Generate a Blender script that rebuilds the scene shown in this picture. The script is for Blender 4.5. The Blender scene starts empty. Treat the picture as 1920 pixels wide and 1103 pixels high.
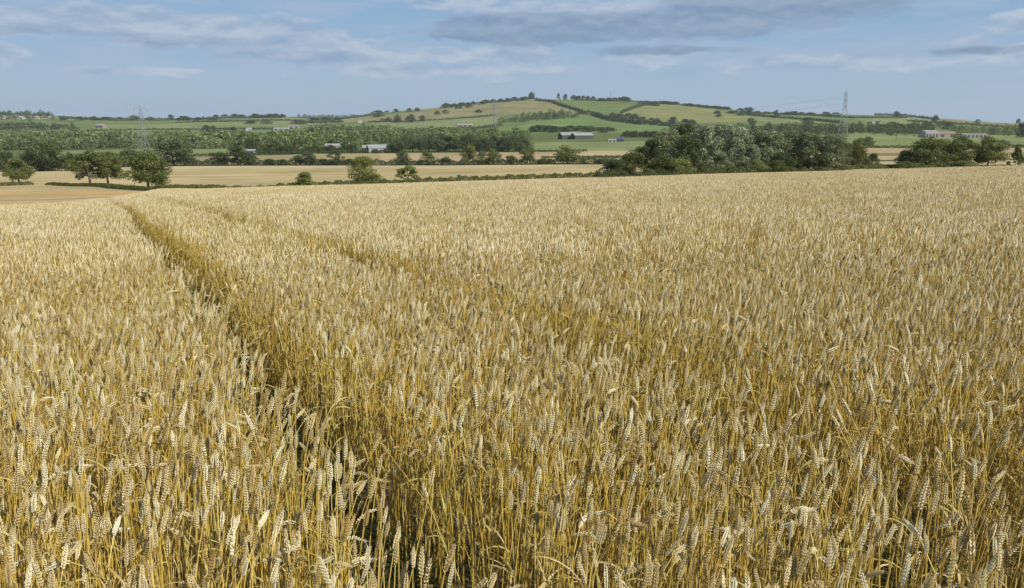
import bpy, math, random
import numpy as np
from mathutils import Vector, Matrix
C = bpy.context; S = C.scene
col = S.collection
R = math.radians
rng = np.random.default_rng(7)
random.seed(7)

# ------------------------------------------------------------------ camera
F_PX, CX, CY, HOR = 1570.0, 960.0, 551.5, 225.0        # photograph pixels (1920 x 1103)
PITCH = math.atan((CY - HOR) / F_PX)
SP, CP = math.sin(PITCH), math.cos(PITCH)
cam_d = bpy.data.cameras.new("camera"); cam = bpy.data.objects.new("camera", cam_d); col.objects.link(cam)
cam_d.sensor_width = 36.0; cam_d.lens = F_PX / 1920 * 36.0
cam_d.clip_start = 0.05; cam_d.clip_end = 30000
cam.location = (0, 0, 0); cam.rotation_euler = (R(90) - PITCH, 0, 0)
S.camera = cam

# ------------------------------------------------------------------ sun, sky, exposure
SUN_AZ, SUN_EL = R(132), R(42)       # azimuth clockwise from +Y (the view direction): right and behind
sun_d = bpy.data.lights.new("sun", 'SUN'); sun = bpy.data.objects.new("sun", sun_d); col.objects.link(sun)
sun_d.energy = 4.8; sun_d.angle = R(0.53); sun_d.color = (1.0, 0.94, 0.84)
sdir = Vector((math.sin(SUN_AZ) * math.cos(SUN_EL), math.cos(SUN_AZ) * math.cos(SUN_EL), math.sin(SUN_EL)))
sun.rotation_euler = sdir.to_track_quat('Z', 'Y').to_euler()
S.view_settings.view_transform = 'Standard'; S.view_settings.look = 'None'
S.view_settings.exposure = 0.20; S.view_settings.gamma = 1.0
S.cycles.max_bounces = 6; S.cycles.diffuse_bounces = 3; S.cycles.transmission_bounces = 4
S.cycles.volume_bounces = 1; S.cycles.transparent_max_bounces = 8
S.cycles.use_denoising = True

class NT:
    """small helper for node trees"""
    def __init__(s, tree): s.t = tree; s.n = tree.nodes; s.l = tree.links
    def add(s, typ, **kw):
        n = s.n.new(typ)
        for k, v in kw.items():
            if k.startswith('i_'):
                key = k[2:]; key = int(key) if key.isdigit() else key.replace('_', ' ')
                s.put(n.inputs[key], v)
            else: setattr(n, k, v)
        return n
    def put(s, sock, v):
        if isinstance(v, bpy.types.NodeSocket): s.l.new(v, sock)
        elif isinstance(v, bpy.types.Node): s.l.new(v.outputs[0], sock)
        elif hasattr(sock, 'default_value'):
            if isinstance(v, (tuple, list)) and len(v) == 3 and sock.type == 'RGBA': v = (*v, 1)
            sock.default_value = v
    def math(s, op, a, b=0.0, c=None, clamp=False):
        n = s.n.new('ShaderNodeMath'); n.operation = op; n.use_clamp = clamp
        s.put(n.inputs[0], a); s.put(n.inputs[1], b)
        if c is not None: s.put(n.inputs[2], c)
        return n.outputs[0]
    def ramp(s, v, a, b, lo=0.0, hi=1.0):
        n = s.n.new('ShaderNodeMapRange'); n.interpolation_type = 'SMOOTHSTEP'
        s.put(n.inputs['Value'], v); s.put(n.inputs['From Min'], a); s.put(n.inputs['From Max'], b)
        s.put(n.inputs['To Min'], lo); s.put(n.inputs['To Max'], hi)
        return n.outputs[0]
    def mix(s, f, a, b, mode='MIX'):
        n = s.n.new('ShaderNodeMix'); n.data_type = 'RGBA'; n.blend_type = mode
        s.put(n.inputs[0], f); s.put(n.inputs[6], a); s.put(n.inputs[7], b)
        return n.outputs[2]

W = bpy.data.worlds.new("World"); S.world = W; W.use_nodes = True
w = NT(W.node_tree); w.n.clear()
sky = w.add('ShaderNodeTexSky', sky_type='NISHITA', sun_disc=False, sun_elevation=SUN_EL, sun_rotation=SUN_AZ,
            altitude=100, air_density=1.0, dust_density=0.6, ozone_density=2.0)
SKY_STRENGTH = 0.086
geo = w.add('ShaderNodeTexCoord')
sep = w.add('ShaderNodeSeparateXYZ', i_0=geo.outputs['Generated'])
az = w.math('ARCTAN2', sep.outputs[0], sep.outputs[1])
el = w.math('ARCTAN2', sep.outputs[2], w.math('SQRT', w.math('ADD', w.math('MULTIPLY', sep.outputs[0], sep.outputs[0]), w.math('MULTIPLY', sep.outputs[1], sep.outputs[1]))))
def wnoise(sx, sy, off, detail=6, rough=0.55, scale=1.0):
    v = w.add('ShaderNodeCombineXYZ', i_0=w.math('MULTIPLY', az, sx), i_1=w.math('MULTIPLY', el, sy), i_2=off)
    return w.add('ShaderNodeTexNoise', i_Vector=v, i_Scale=scale, i_Detail=detail, i_Roughness=rough).outputs[0]
def wn(sx, sy, off, de, detail, rough):
    v = w.add('ShaderNodeCombineXYZ', i_0=w.math('MULTIPLY', az, sx), i_1=w.math('MULTIPLY', w.math('ADD', el, de), sy), i_2=off)
    return w.add('ShaderNodeTexNoise', i_Vector=v, i_Scale=1.0, i_Detail=detail, i_Roughness=rough).outputs[0]
n1 = wn(13, 38, 1.3, 0, 9, 0.58); n1b = wn(13, 38, 1.3, 0.008, 7, 0.58); n1c = wn(13, 38, 1.3, 0.0, 7, 0.58)
n2 = wn(38, 90, 4.1, 0, 7, 0.62); n3 = wn(9, 62, 8.7, 0, 9, 0.62)
waz = w.math('ADD', az, w.math('MULTIPLY', w.math('SUBTRACT', n2, 0.5), 0.05))
wel = w.math('ADD', el, w.math('MULTIPLY', w.math('SUBTRACT', n2, 0.5), 0.012))
def blob(px, py, hw, hh, soft=0.5):
    """a bank of cloud centred where the photograph has it, as a direction in the sky"""
    a0 = math.atan((px - CX) / 1600); e0 = math.atan((HOR - py) / 1600) * math.cos(a0)
    dx = w.math('DIVIDE', w.math('SUBTRACT', waz, a0), hw / 1600); dy = w.math('DIVIDE', w.math('SUBTRACT', wel, e0), hh / 1600)
    d = w.math('SQRT', w.math('ADD', w.math('MULTIPLY', dx, dx), w.math('MULTIPLY', dy, dy)))
    return w.ramp(d, 1.0 - soft, 1.0 + soft, 1, 0)
def vmax(*a):
    r = a[0]
    for b in a[1:]: r = w.math('MAXIMUM', r, b)
    return r
white = vmax(blob(60, 48, 240, 24), blob(330, 55, 260, 28), blob(520, 85, 240, 34), blob(660, 95, 130, 36, .7), blob(880, 10, 120, 22, .7), blob(1180, 28, 330, 30, .6),
             blob(1780, 92, 90, 12), blob(1890, 50, 60, 18), blob(270, 137, 120, 8, .8), blob(1190, 116, 90, 12, .8), blob(900, 108, 220, 22, .8), blob(10, 112, 40, 20, .8), blob(820, 135, 300, 16, .9), blob(1640, 120, 260, 16, .9), blob(1850, 98, 150, 14, .7))
dark2 = vmax(blob(130, 68, 150, 7, .9), blob(400, 84, 220, 9, .9), blob(550, 112, 190, 12, .9))
dark = vmax(blob(1000, 62, 210, 30, .5), blob(1230, 55, 230, 26, .8), blob(880, 72, 80, 14, .6), blob(1600, -8, 170, 10, .6), blob(1810, 100, 110, 7, .9), blob(1230, 100, 130, 9, .9), blob(1450, 20, 200, 30, .9))
flat = w.mix(w.ramp(el, 0.0, 0.15), (3.4, 4.75, 6.35), (2.4, 4.1, 6.35))
skyc = w.mix(w.ramp(el, 0.10, 0.45, 0.88, 0.0), sky.outputs[0], flat)
flat = w.mix(w.ramp(el, 0.0, 0.15), (3.4, 4.75, 6.35), (2.4, 4.1, 6.35))
skyc = w.mix(w.ramp(el, 0.10, 0.45, 0.88, 0.0), sky.outputs[0], flat)
thin = w.math('MULTIPLY', w.ramp(n3, 0.41, 0.64), 0.62)
def cover(mask, k, lo, hi):
    d = w.math('ADD', w.math('MULTIPLY', mask, 0.62), w.math('ADD', w.math('MULTIPLY', w.math('SUBTRACT', n1, 0.5), k), w.math('MULTIPLY', w.math('SUBTRACT', n2, 0.5), 0.35)))
    return w.ramp(w.math('MULTIPLY', d, w.ramp(mask, 0.0, 0.25)), lo, hi)
lit = w.math('ADD', 0.5, w.math('MULTIPLY', w.math('SUBTRACT', n1c, n1b), 4.5), clamp=True)   # upper sides of the puffs catch the sun
body = cover(white, 1.9, 0.22, 0.55); dm = cover(dark, 1.3, 0.18, 0.52); dm2 = cover(dark2, 1.6, 0.25, 0.60)
c1 = w.mix(thin, skyc, (3.9, 4.85, 6.5))
c2 = w.mix(w.math('MULTIPLY', body, 0.72), c1, w.mix(lit, (3.05, 4.1, 5.8), (5.2, 5.9, 6.9)))
c3 = w.mix(w.math('MULTIPLY', dm2, 0.6), c2, w.mix(lit, (2.4, 3.5, 5.25), (3.6, 4.5, 6.0)))
c3 = w.mix(w.math('MULTIPLY', dm, 0.85), c3, w.mix(lit, (1.9, 2.95, 4.45), (2.9, 3.85, 5.3)))
bg = w.add('ShaderNodeBackground', i_Color=c3, i_Strength=SKY_STRENGTH)
w.l.new(bg.outputs[0], w.add('ShaderNodeOutputWorld').inputs[0])

# ------------------------------------------------------------------ pixel <-> place
def gy(y):
    v = (CY - y) / F_PX
    return (-SP + v * CP) / (CP + v * SP)
def tx(x, y):
    v = (CY - y) / F_PX
    return ((x - CX) / F_PX) / (CP + v * SP)
def proj(X, Y, Z):
    dep = Y * CP - Z * SP; up = Y * SP + Z * CP
    return CX + F_PX * X / dep, CY - F_PX * up / dep

# ------------------------------------------------------------------ terrain
RD = [240, 470, 700, 900, 1200, 1600, 2000, 2400]
TAB = {
 -400: ([356,322,303,288,272,254,238,224], 2700, 212), 0: ([350,318,300,286,270,252,237,222], 2700, 213.5),
 150: ([350,316,297,284,268,250,236,226], 2700, 218), 300: ([353,313,294,281,266,249,238,228], 2700, 221),
 450: ([353,312,292,279,263,248,237,226], 2700, 220), 530: ([349,312,290,276,261,247,236,225], 2700, 217),
 600: ([346,312,288,274,260,246,237,230], 2700, 224), 680: ([344,312,287,273,259,246,235,225], 2700, 219),
 740: ([342,312,287,272,259,246,234,219], 2700, 208), 820: ([338,312,286,271,258,245,231,213], 2700, 201),
 900: ([335,311,285,270,258,244,228,208], 2750, 193), 960: ([333,311,285,269,257,243,226,204], 2800, 187),
 1040: ([330,310,284,268,257,243,225,203], 2800, 185), 1120: ([328,310,283,267,256,243,225,204], 2800, 187.5),
 1200: ([326,309,282,266,256,243,226,206], 2800, 190.5), 1300: ([323,308,280,265,255,243,228,211], 2750, 198),
 1400: ([321,307,279,263,254,243,230,216], 2700, 208), 1500: ([319,306,278,260,252,242,230,219], 2600, 212),
 1600: ([317,305,277,257,250,241,230,219], 2500, 214), 1700: ([316,304,277,259,251,242,232,221], 2450, 217),
 1780: ([316,303,277,261,253,243,234,226], 2450, 222), 1860: ([315,302,277,263,255,245,238,231], 2450, 229),
 1920: ([315,302,276,263,255,246,239,233], 2450, 231), 2300: ([314,300,275,262,254,246,239,234], 2450, 232)}
LD = np.linspace(math.log(50), math.log(9800), 420)
cols_t, G = [], []
for x in sorted(TAB):
    ys, rd, ry = TAB[x]
    d = RD + [rd, rd + 500, 4500, 7000, 8200, 9800]; fy = 219.0 if 300 < x < 760 else 238.0; yy = ys + [ry, ry + 10, max(236, fy), fy + 0.5, fy, fy + 4]
    cols_t.append(tx(x, 260)); G.append(np.interp(LD, np.log(d), [gy(a) for a in yy]))
cols_t = np.array(cols_t); G = np.array(G)
def smooth(a, n, axis):
    k = np.hanning(n + 2)[1:-1]; k /= k.sum()
    return np.apply_along_axis(lambda v: np.convolve(np.pad(v, n // 2, 'edge'), k, 'valid'), axis, a)
TT = np.linspace(-0.95, 0.95, 381)
G = np.array([np.interp(TT, cols_t, G[:, j]) for j in range(len(LD))]).T
G = smooth(smooth(G, 7, 1), 11, 0)
def sstep(a, b, v):
    q = np.clip((v - a) / (b - a), 0, 1); return q * q * (3 - 2 * q)
def field_z(X, Y):
    t = X / np.maximum(Y, 0.5)
    z = -1.70 - 0.045 * Y - 0.000178 * Y * Y + 0.028 * X
    return z - 0.012 * Y * sstep(-0.36, -0.58, t) * sstep(8, 50, Y)
def table_g(t, D):
    fi = np.clip((t - TT[0]) / (TT[1] - TT[0]), 0, len(TT) - 1.001); fj = np.clip((np.log(np.maximum(D, 50)) - LD[0]) / (LD[1] - LD[0]), 0, len(LD) - 1.001)
    i = fi.astype(int); j = fj.astype(int); a = fi - i; b = fj - j
    return (G[i, j] * (1 - a) + G[i + 1, j] * a) * (1 - b) + (G[i, j + 1] * (1 - a) + G[i + 1, j + 1] * a) * b
def ground_z(X, Y):
    X = np.asarray(X, float); Y = np.asarray(Y, float); t = X / np.maximum(Y, 0.5)
    left = sstep(-0.30, -0.42, t)
    k = sstep(140 - 75 * left, 235 - 30 * left, Y)
    return field_z(X, Y) * (1 - k) + table_g(t, Y) * Y * k
def gz(X, Y): return float(ground_z(np.array([X]), np.array([Y]))[0])
DS = np.exp(np.linspace(math.log(45), math.log(9600), 1500))
def hit(x, y):
    """where the ray through photograph pixel (x, y) meets the land"""
    t = tx(x, y); g = ground_z(t * DS, DS) / DS
    k = np.argmax(g >= gy(y)) if (g >= gy(y)).any() else int(np.argmax(np.where((DS > 1500) & (DS < 3200), g, -9)))
    D = DS[k]; return t * D, D, gz(t * D, D)
def at(x, D, y=262): t = tx(x, y); return t * D, D, gz(t * D, D)

# ------------------------------------------------------------------ object helpers
def tag(o, label=None, cat=None, group=None, kind=None):
    if label: o['label'] = label
    if cat: o['category'] = cat
    if group: o['group'] = group
    if kind: o['kind'] = kind
    return o
def link(o, parent=None):
    col.objects.link(o)
    if parent: o.parent = parent
    return o
def empty(name, loc, rz=0.0, scale=(1, 1, 1)):
    o = bpy.data.objects.new(name, None); o.location = loc; o.rotation_euler = (0, 0, rz); o.scale = scale
    o.empty_display_size = 0.2
    return link(o)
class MB:
    """collects vertices and faces with a material index and a tint, then makes ONE mesh"""
    def __init__(s): s.v = []; s.f = []; s.m = []; s.t = []
    def add(s, verts, faces, mat=0, tint=0.5):
        o = len(s.v); s.v.extend(tuple(p) for p in verts); s.f.extend(tuple(i + o for i in f) for f in faces)
        s.m.extend([mat] * len(faces)); s.t.extend([tint] * len(verts))
    def tube(s, pts, rad, n=6, mat=0, tint=0.5, cap=True):
        pts = [Vector(p) for p in pts]; ring = []; V = []; Fc = []
        up = None
        for i, p in enumerate(pts):
            d = (pts[min(i + 1, len(pts) - 1)] - pts[max(i - 1, 0)]).normalized()
            if up is None:
                up = d.orthogonal().normalized()
            else:
                up = (up - d * up.dot(d)); up = up.normalized() if up.length > 1e-6 else d.orthogonal().normalized()
            b = d.cross(up); r = rad[i] if hasattr(rad, '__len__') else rad
            for k in range(n):
                a = 2 * math.pi * k / n; V.append(p + (up * math.cos(a) + b * math.sin(a)) * r)
        for i in range(len(pts) - 1):
            for k in range(n):
                k2 = (k + 1) % n; Fc.append((i * n + k, i * n + k2, (i + 1) * n + k2, (i + 1) * n + k))
        if cap:
            Fc.append(tuple(range(n - 1, -1, -1))); Fc.append(tuple(range((len(pts) - 1) * n, len(pts) * n)))
        s.add(V, Fc, mat, tint)
    def box(s, x0, x1, y0, y1, z0, z1, mat=0):
        V = [(x, y, z) for z in (z0, z1) for y in (y0, y1) for x in (x0, x1)]
        s.add(V, [(0, 2, 3, 1), (4, 5, 7, 6), (0, 1, 5, 4), (2, 6, 7, 3), (0, 4, 6, 2), (1, 3, 7, 5)], mat)
    def mesh(s, name, mats, smooth=False):
        me = bpy.data.meshes.new(name); me.from_pydata(s.v, [], s.f)
        for m in mats: me.materials.append(m)
        me.polygons.foreach_set('material_index', s.m)
        if smooth: me.polygons.foreach_set('use_smooth', [True] * len(s.f))
        a = me.attributes.new('tint', 'FLOAT', 'POINT'); a.data.foreach_set('value', s.t)
        me.update(); return me
    def build(s, name, mats, parent=None, smooth=False):
        mats = mats if isinstance(mats, (list, tuple)) else [mats]
        return link(bpy.data.objects.new(name, s.mesh(name, mats, smooth)), parent)
def np_mesh(name, V, Q, mats, tint=None, smooth=False, midx=None):
    """mesh from numpy arrays (V n x 3, Q m x k faces of equal size)"""
    me = bpy.data.meshes.new(name); k = Q.shape[1]
    me.vertices.add(len(V)); me.vertices.foreach_set('co', np.ascontiguousarray(V, dtype=np.float32).ravel())
    me.loops.add(Q.size); me.loops.foreach_set('vertex_index', np.ascontiguousarray(Q, dtype=np.int32).ravel())
    me.polygons.add(len(Q)); me.polygons.foreach_set('loop_start', np.arange(len(Q), dtype=np.int32) * k)
    if smooth: me.polygons.foreach_set('use_smooth', np.ones(len(Q), dtype=bool))
    for m in (mats if isinstance(mats, (list, tuple)) else [mats]): me.materials.append(m)
    if midx is not None: me.polygons.foreach_set('material_index', np.asarray(midx, dtype=np.int32))
    if tint is not None:
        a = me.attributes.new('tint', 'FLOAT', 'POINT'); a.data.foreach_set('value', np.asarray(tint, dtype=np.float32))
    me.update(calc_edges=True); me.validate(); return me

# ------------------------------------------------------------------ materials
def mat(name):
    m = bpy.data.materials.new(name); m.use_nodes = True; t = NT(m.node_tree); t.n.clear()
    return m, t, t.add('ShaderNodeOutputMaterial')
def plain(name, c, rough=0.7, metal=0.0, var=0.15, scale=1.5):
    m, t, out = mat(name)
    tc = t.add('ShaderNodeTexCoord')
    nz = t.add('ShaderNodeTexNoise', i_Vector=tc.outputs['Object'], i_Scale=scale, i_Detail=5.0)
    cc = t.mix(nz.outputs[0], tuple(a * (1 - var) for a in c), tuple(min(1, a * (1 + var)) for a in c))
    b = t.add('ShaderNodeBsdfPrincipled', i_Base_Color=cc, i_Roughness=rough, i_Metallic=metal)
    t.l.new(b.outputs[0], out.inputs[0]); return m
def leafy(name, a, b, c, trans=0.38, rough=0.6):
    """foliage: three leaf colours spread leaf by leaf, a little light through the leaf"""
    m, t, out = mat(name)
    at_ = t.add('ShaderNodeAttribute', attribute_name='tint'); oi = t.add('ShaderNodeObjectInfo')
    v = t.math('ADD', at_.outputs['Fac'], t.math('MULTIPLY', t.math('SUBTRACT', oi.outputs['Random'], 0.5), 0.35))
    cc = t.mix(t.ramp(v, 0.1, 0.6), a, b); cc = t.mix(t.ramp(v, 0.62, 0.98), cc, c)
    d = t.add('ShaderNodeBsdfPrincipled', i_Base_Color=cc, i_Roughness=rough); d.inputs['Specular IOR Level'].default_value = 0.25
    tr = t.add('ShaderNodeBsdfTranslucent', i_Color=t.mix(0.5, cc, (0.10, 0.13, 0.02)))
    mx = t.add('ShaderNodeMixShader', i_0=trans); t.l.new(d.outputs[0], mx.inputs[1]); t.l.new(tr.outputs[0], mx.inputs[2])
    t.l.new(mx.outputs[0], out.inputs[0]); return m
M = {}
M['bark'] = plain('bark', (0.085, 0.07, 0.052), 0.9, var=0.3, scale=6)
M['oak'] = leafy('oak_leaves', (0.108, 0.132, 0.035), (0.161, 0.188, 0.054), (0.255, 0.269, 0.094))
M['dark'] = leafy('dark_and_shaded_leaves', (0.051, 0.071, 0.026), (0.080, 0.106, 0.039), (0.129, 0.155, 0.060))  # dark foliage; in places its colour stands in for cloud or copse shade
M['light'] = leafy('light_leaves', (0.144, 0.172, 0.041), (0.207, 0.236, 0.060), (0.287, 0.299, 0.109))
M['silver'] = leafy('silver_leaves', (0.155, 0.184, 0.086), (0.247, 0.276, 0.149), (0.529, 0.552, 0.425))
M['wood'] = leafy('woodland_leaves', (0.135, 0.175, 0.066), (0.195, 0.245, 0.092), (0.27, 0.32, 0.13))
M['hedge'] = leafy('hedge_leaves', (0.081, 0.094, 0.025), (0.127, 0.140, 0.039), (0.218, 0.213, 0.075))
M['far'] = leafy('far_leaves', (0.062, 0.088, 0.037), (0.092, 0.120, 0.050), (0.144, 0.173, 0.073))  # darker far foliage, also standing in for cloud shadow in mid-valley

# ------------------------------------------------------------------ land: fields as they lie, split where the use of the ground changes
def inpoly(px, py, poly):
    r = np.zeros(px.shape, bool); n = len(poly); j = n - 1
    for i in range(n):
        xi, yi = poly[i]; xj, yj = poly[j]
        c = ((yi > py) != (yj > py)) & (px < (xj - xi) * (py - yi) / (yj - yi + 1e-9) + xi); r ^= c; j = i
    return r
STRAW, STRAW2, PALE, OLIVE = (0.375, 0.305, 0.160), (0.34, 0.275, 0.155), (0.38, 0.33, 0.21), (0.155, 0.150, 0.062)
GRASS, GRASS2, MEAD, ROUGH, HILLTAN = (0.125, 0.165, 0.062), (0.175, 0.205, 0.090), (0.105, 0.130, 0.052), (0.075, 0.090, 0.034), (0.205, 0.195, 0.098)
FARB = (0.030, 0.042, 0.030)
def land_grid(t0, t1, nt, d0, d1, nd):
    t = np.linspace(t0, t1, nt); d = np.exp(np.linspace(math.log(d0), math.log(d1), nd))
    T, D = np.meshgrid(t, d); X = T * D; Z = ground_z(X, D)
    return X, D, Z
X, D, Z = land_grid(-0.92, 0.92, 700, 58, 9700, 560)
px, py = proj(X, D, Z)
land_c = np.zeros(X.shape + (3,)); land_id = np.zeros(X.shape, int)
def paint(mask, c, i=None):
    land_c[mask] = c
    if i is not None: land_id[mask] = i
paint(np.ones(X.shape, bool), MEAD, 0)
xn = px + 6 * np.sin(D * 0.013) + 4 * np.sin(px * 0.05)
paint(D < 452, STRAW, 1)
for a_, b_ in ((96, 106), (122, 131), (150, 168), (190, 199), (212, 224)):
    paint((D > a_ + 5 * np.sin(X * .03)) & (D < b_ + 5 * np.sin(X * .03 + 1)) & (X < -60), (0.40, 0.275, 0.12), 1)
paint((D >= 452) & (D < 478), PALE, 1)
paint((D >= 478) & (D < 500), ROUGH, 0)
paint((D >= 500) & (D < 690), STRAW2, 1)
paint((D >= 500) & (D < 690) & (px < 715), (0.27, 0.23, 0.12), 1)  # cloud shade over the left stubble, put into its colour
paint((D >= 560) & (D < 600) & (px > 1060), OLIVE, 0)
paint((D >= 690) & (D < 930) & (px > 1000), GRASS2, 0)
paint((D >= 690) & (D < 980) & (px > 60) & (px < 640), GRASS2, 0)
paint((D >= 930) & (D < 1500), MEAD, 0)
paint((D >= 860) & (D < 1250) & (px > 1590), GRASS2, 0)
paint((D > 1500) & (D < 3600), GRASS, 2)
paint(D > 3600, FARB, 3)
b = D > 1300
for poly, c in [
 ([(560,232),(760,212),(800,200),(960,182),(1004,182),(1095,211),(1000,211),(880,221),(780,227),(690,228)], HILLTAN),
 ([(1005,178),(1195,184),(1240,192),(1165,211),(1095,211)], GRASS),
 ([(1165,212),(1228,194),(1330,198),(1390,212),(1430,226),(1300,232),(1180,224)], (0.190,0.195,0.080)),
 ([(1260,192),(1380,200),(1420,222),(1330,205)], GRASS),
 ([(690,229),(780,228),(880,222),(935,217),(940,228),(880,242),(760,246)], GRASS2),
 ([(930,243),(1010,229),(1100,217),(1190,232),(1275,238),(1230,249),(1000,250)], (0.140,0.195,0.070)),
 ([(0,236),(60,236),(60,242),(0,242)], HILLTAN), ([(100,216),(190,220),(200,228),(110,224)], GRASS2),
 ([(330,230),(580,226),(600,236),(330,238)], GRASS2), ([(210,234),(420,232),(420,240),(150,250)], GRASS2), ([(380,222),(560,216),(580,226),(400,228)], GRASS),
 ([(540,217),(590,220),(585,226),(480,227)], (0.17,0.19,0.08)), ([(1440,216),(1700,213),(1760,222),(1500,222)], GRASS),
 ([(1600,224),(1740,220),(1860,236),(1700,236)], GRASS2), ([(1740,214),(1810,222),(1860,231),(1740,226)], (0.19,0.18,0.085)),
 ([(1850,230),(1930,226),(1930,240),(1860,238)], (0.20,0.18,0.085)), ([(1400,219),(1480,222),(1560,230),(1440,232)], GRASS2)]:
    paint(b & (D < 3600) & inpoly(px, py, poly), c)
m, t_, out = mat('farmland')
ca = t_.add('ShaderNodeAttribute', attribute_name='land')
tc = t_.add('ShaderNodeTexCoord')
na = t_.add('ShaderNodeTexNoise', i_Vector=tc.outputs['Object'], i_Scale=0.03, i_Detail=8.0, i_Roughness=0.65)
nb = t_.add('ShaderNodeTexNoise', i_Vector=tc.outputs['Object'], i_Scale=0.6, i_Detail=5.0, i_Roughness=0.7)
# drill and mower lines running across the fields
mp = t_.add('ShaderNodeMapping', i_Vector=tc.outputs['Object']); mp.inputs['Rotation'].default_value = (0, 0, R(-8)); mp.inputs['Scale'].default_value = (0.004, 0.16, 0.0)
nl = t_.add('ShaderNodeTexNoise', i_Vector=mp, i_Scale=1.0, i_Detail=4.0)
nc = t_.add('ShaderNodeTexNoise', i_Vector=tc.outputs['Object'], i_Scale=0.008, i_Detail=6.0, i_Roughness=0.7)
f_ = t_.math('ADD', t_.math('ADD', t_.math('MULTIPLY', na.outputs[0], 0.9), t_.math('MULTIPLY', t_.math('SUBTRACT', nc.outputs[0], 0.5), 1.4)), t_.math('ADD', t_.math('MULTIPLY', nb.outputs[0], 0.35), t_.math('MULTIPLY', nl.outputs[0], 1.3)))
f_ = t_.math('ADD', t_.math('MULTIPLY', t_.math('SUBTRACT', f_, 1.275), 0.85), 1.0)
cc = t_.mix(1.0, ca.outputs['Color'], t_.add('ShaderNodeCombineColor', i_0=f_, i_1=f_, i_2=f_), 'MULTIPLY')
bs = t_.add('ShaderNodeBsdfDiffuse', i_Color=cc)
t_.l.new(bs.outputs[0], out.inputs[0]); M['land'] = m
nd, nt = X.shape
Vg = np.stack([X, D, Z], -1).reshape(-1, 3)
ii = np.arange(nd * nt).reshape(nd, nt)
Q = np.stack([ii[:-1, :-1], ii[:-1, 1:], ii[1:, 1:], ii[1:, :-1]], -1).reshape(-1, 4)
fid = land_id[:-1, :-1].reshape(-1)
for k, nm in enumerate(['valley', 'stubble_fields', 'hill', 'distant_ridge']):
    q = Q[fid == k]; u, inv = np.unique(q, return_inverse=True); q = inv.reshape(q.shape)
    me = np_mesh(nm, Vg[u], q, M['land'], smooth=True)
    a = me.attributes.new('land', 'FLOAT_COLOR', 'POINT')
    a.data.foreach_set('color', np.c_[land_c.reshape(-1, 3)[u], np.ones(len(u))].astype(np.float32).ravel())
    tag(link(bpy.data.objects.new(nm, me)), kind='structure')
# soil of the wheat field, out to where the land sheet begins
m, t_, out = mat('soil')
tc = t_.add('ShaderNodeTexCoord')
na = t_.add('ShaderNodeTexNoise', i_Vector=tc.outputs['Object'], i_Scale=14.0, i_Detail=8.0, i_Roughness=0.7)
cc = t_.mix(t_.ramp(na.outputs[0], 0.3, 0.7), (0.07, 0.052, 0.026), (0.20, 0.155, 0.075))
bs = t_.add('ShaderNodeBsdfPrincipled', i_Base_Color=cc, i_Roughness=0.95)
bm_ = t_.add('ShaderNodeBump', i_Height=na.outputs[0], i_Strength=0.6, i_Distance=0.05); t_.l.new(bm_.outputs[0], bs.inputs['Normal'])
t_.l.new(bs.outputs[0], out.inputs[0]); M['soil'] = m
gx = np.concatenate([-np.geomspace(54, 1, 60), np.linspace(-0.9, 0.9, 15), np.geomspace(1, 54, 60)])
gyv = np.linspace(-12, 58, 160)
Xs, Ys = np.meshgrid(gx, gyv); kx = np.where(Ys > 25, 1, 1); Xs = Xs
Zs = field_z(Xs, np.maximum(Ys, -12))
# hand the sheet over to the land grid: last row follows it exactly
Xs[-1] = np.linspace(-0.92 * 58, 0.92 * 58, Xs.shape[1]); Zs[-1] = ground_z(Xs[-1], np.full(Xs.shape[1], 58.0))
ii = np.arange(Xs.size).reshape(Xs.shape)
Q = np.stack([ii[:-1, :-1], ii[:-1, 1:], ii[1:, 1:], ii[1:, :-1]], -1).reshape(-1, 4)
tag(link(bpy.data.objects.new('ground', np_mesh('ground', np.stack([Xs, Ys, Zs], -1).reshape(-1, 3), Q, M['soil'], smooth=True))), kind='structure')

# ------------------------------------------------------------------ wheat
def straw_mat(name, a, b, c, trans, rough=0.55):
    m, t, out = mat(name)
    at_ = t.add('ShaderNodeAttribute', attribute_name='tint'); oi = t.add('ShaderNodeObjectInfo')
    v = t.math('FRACT', t.math('ADD', at_.outputs['Fac'], oi.outputs['Random']))
    cc = t.mix(t.ramp(v, 0.0, 0.55), a, b); cc = t.mix(t.ramp(v, 0.55, 1.0), cc, c)
    # ripeness drifts across the field, place by place
    pz = t.add('ShaderNodeTexNoise', i_Vector=oi.outputs['Location'], i_Scale=0.22, i_Detail=4.0, i_Roughness=0.6)
    cc = t.mix(t.ramp(pz.outputs[0], 0.30, 0.70), t.mix(1.0, cc, (0.90, 0.88, 0.74), 'MULTIPLY'), cc)
    pf = t.add('ShaderNodeTexNoise', i_Vector=oi.outputs['Location'], i_Scale=1.7, i_Detail=2.0)
    cc = t.mix(t.ramp(pf.outputs[0], 0.60, 0.78, 0.0, 0.55), cc, t.mix(1.0, cc, (0.72, 0.82, 0.42), 'MULTIPLY'))
    d = t.add('ShaderNodeBsdfPrincipled', i_Base_Color=cc, i_Roughness=rough); d.inputs['Specular IOR Level'].default_value = 0.4
    tr = t.add('ShaderNodeBsdfTranslucent', i_Color=cc)
    mx = t.add('ShaderNodeMixShader', i_0=trans); t.l.new(d.outputs[0], mx.inputs[1]); t.l.new(tr.outputs[0], mx.inputs[2])
    t.l.new(mx.outputs[0], out.inputs[0]); return m
M['ear'] = straw_mat('wheat_ear', (0.46, 0.325, 0.115), (0.80, 0.68, 0.40), (0.95, 0.89, 0.70), 0.20, 0.45)
M['stem'] = straw_mat('wheat_stem', (0.44, 0.305, 0.06), (0.68, 0.50, 0.125), (0.78, 0.64, 0.26), 0.08, 0.4)
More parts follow.
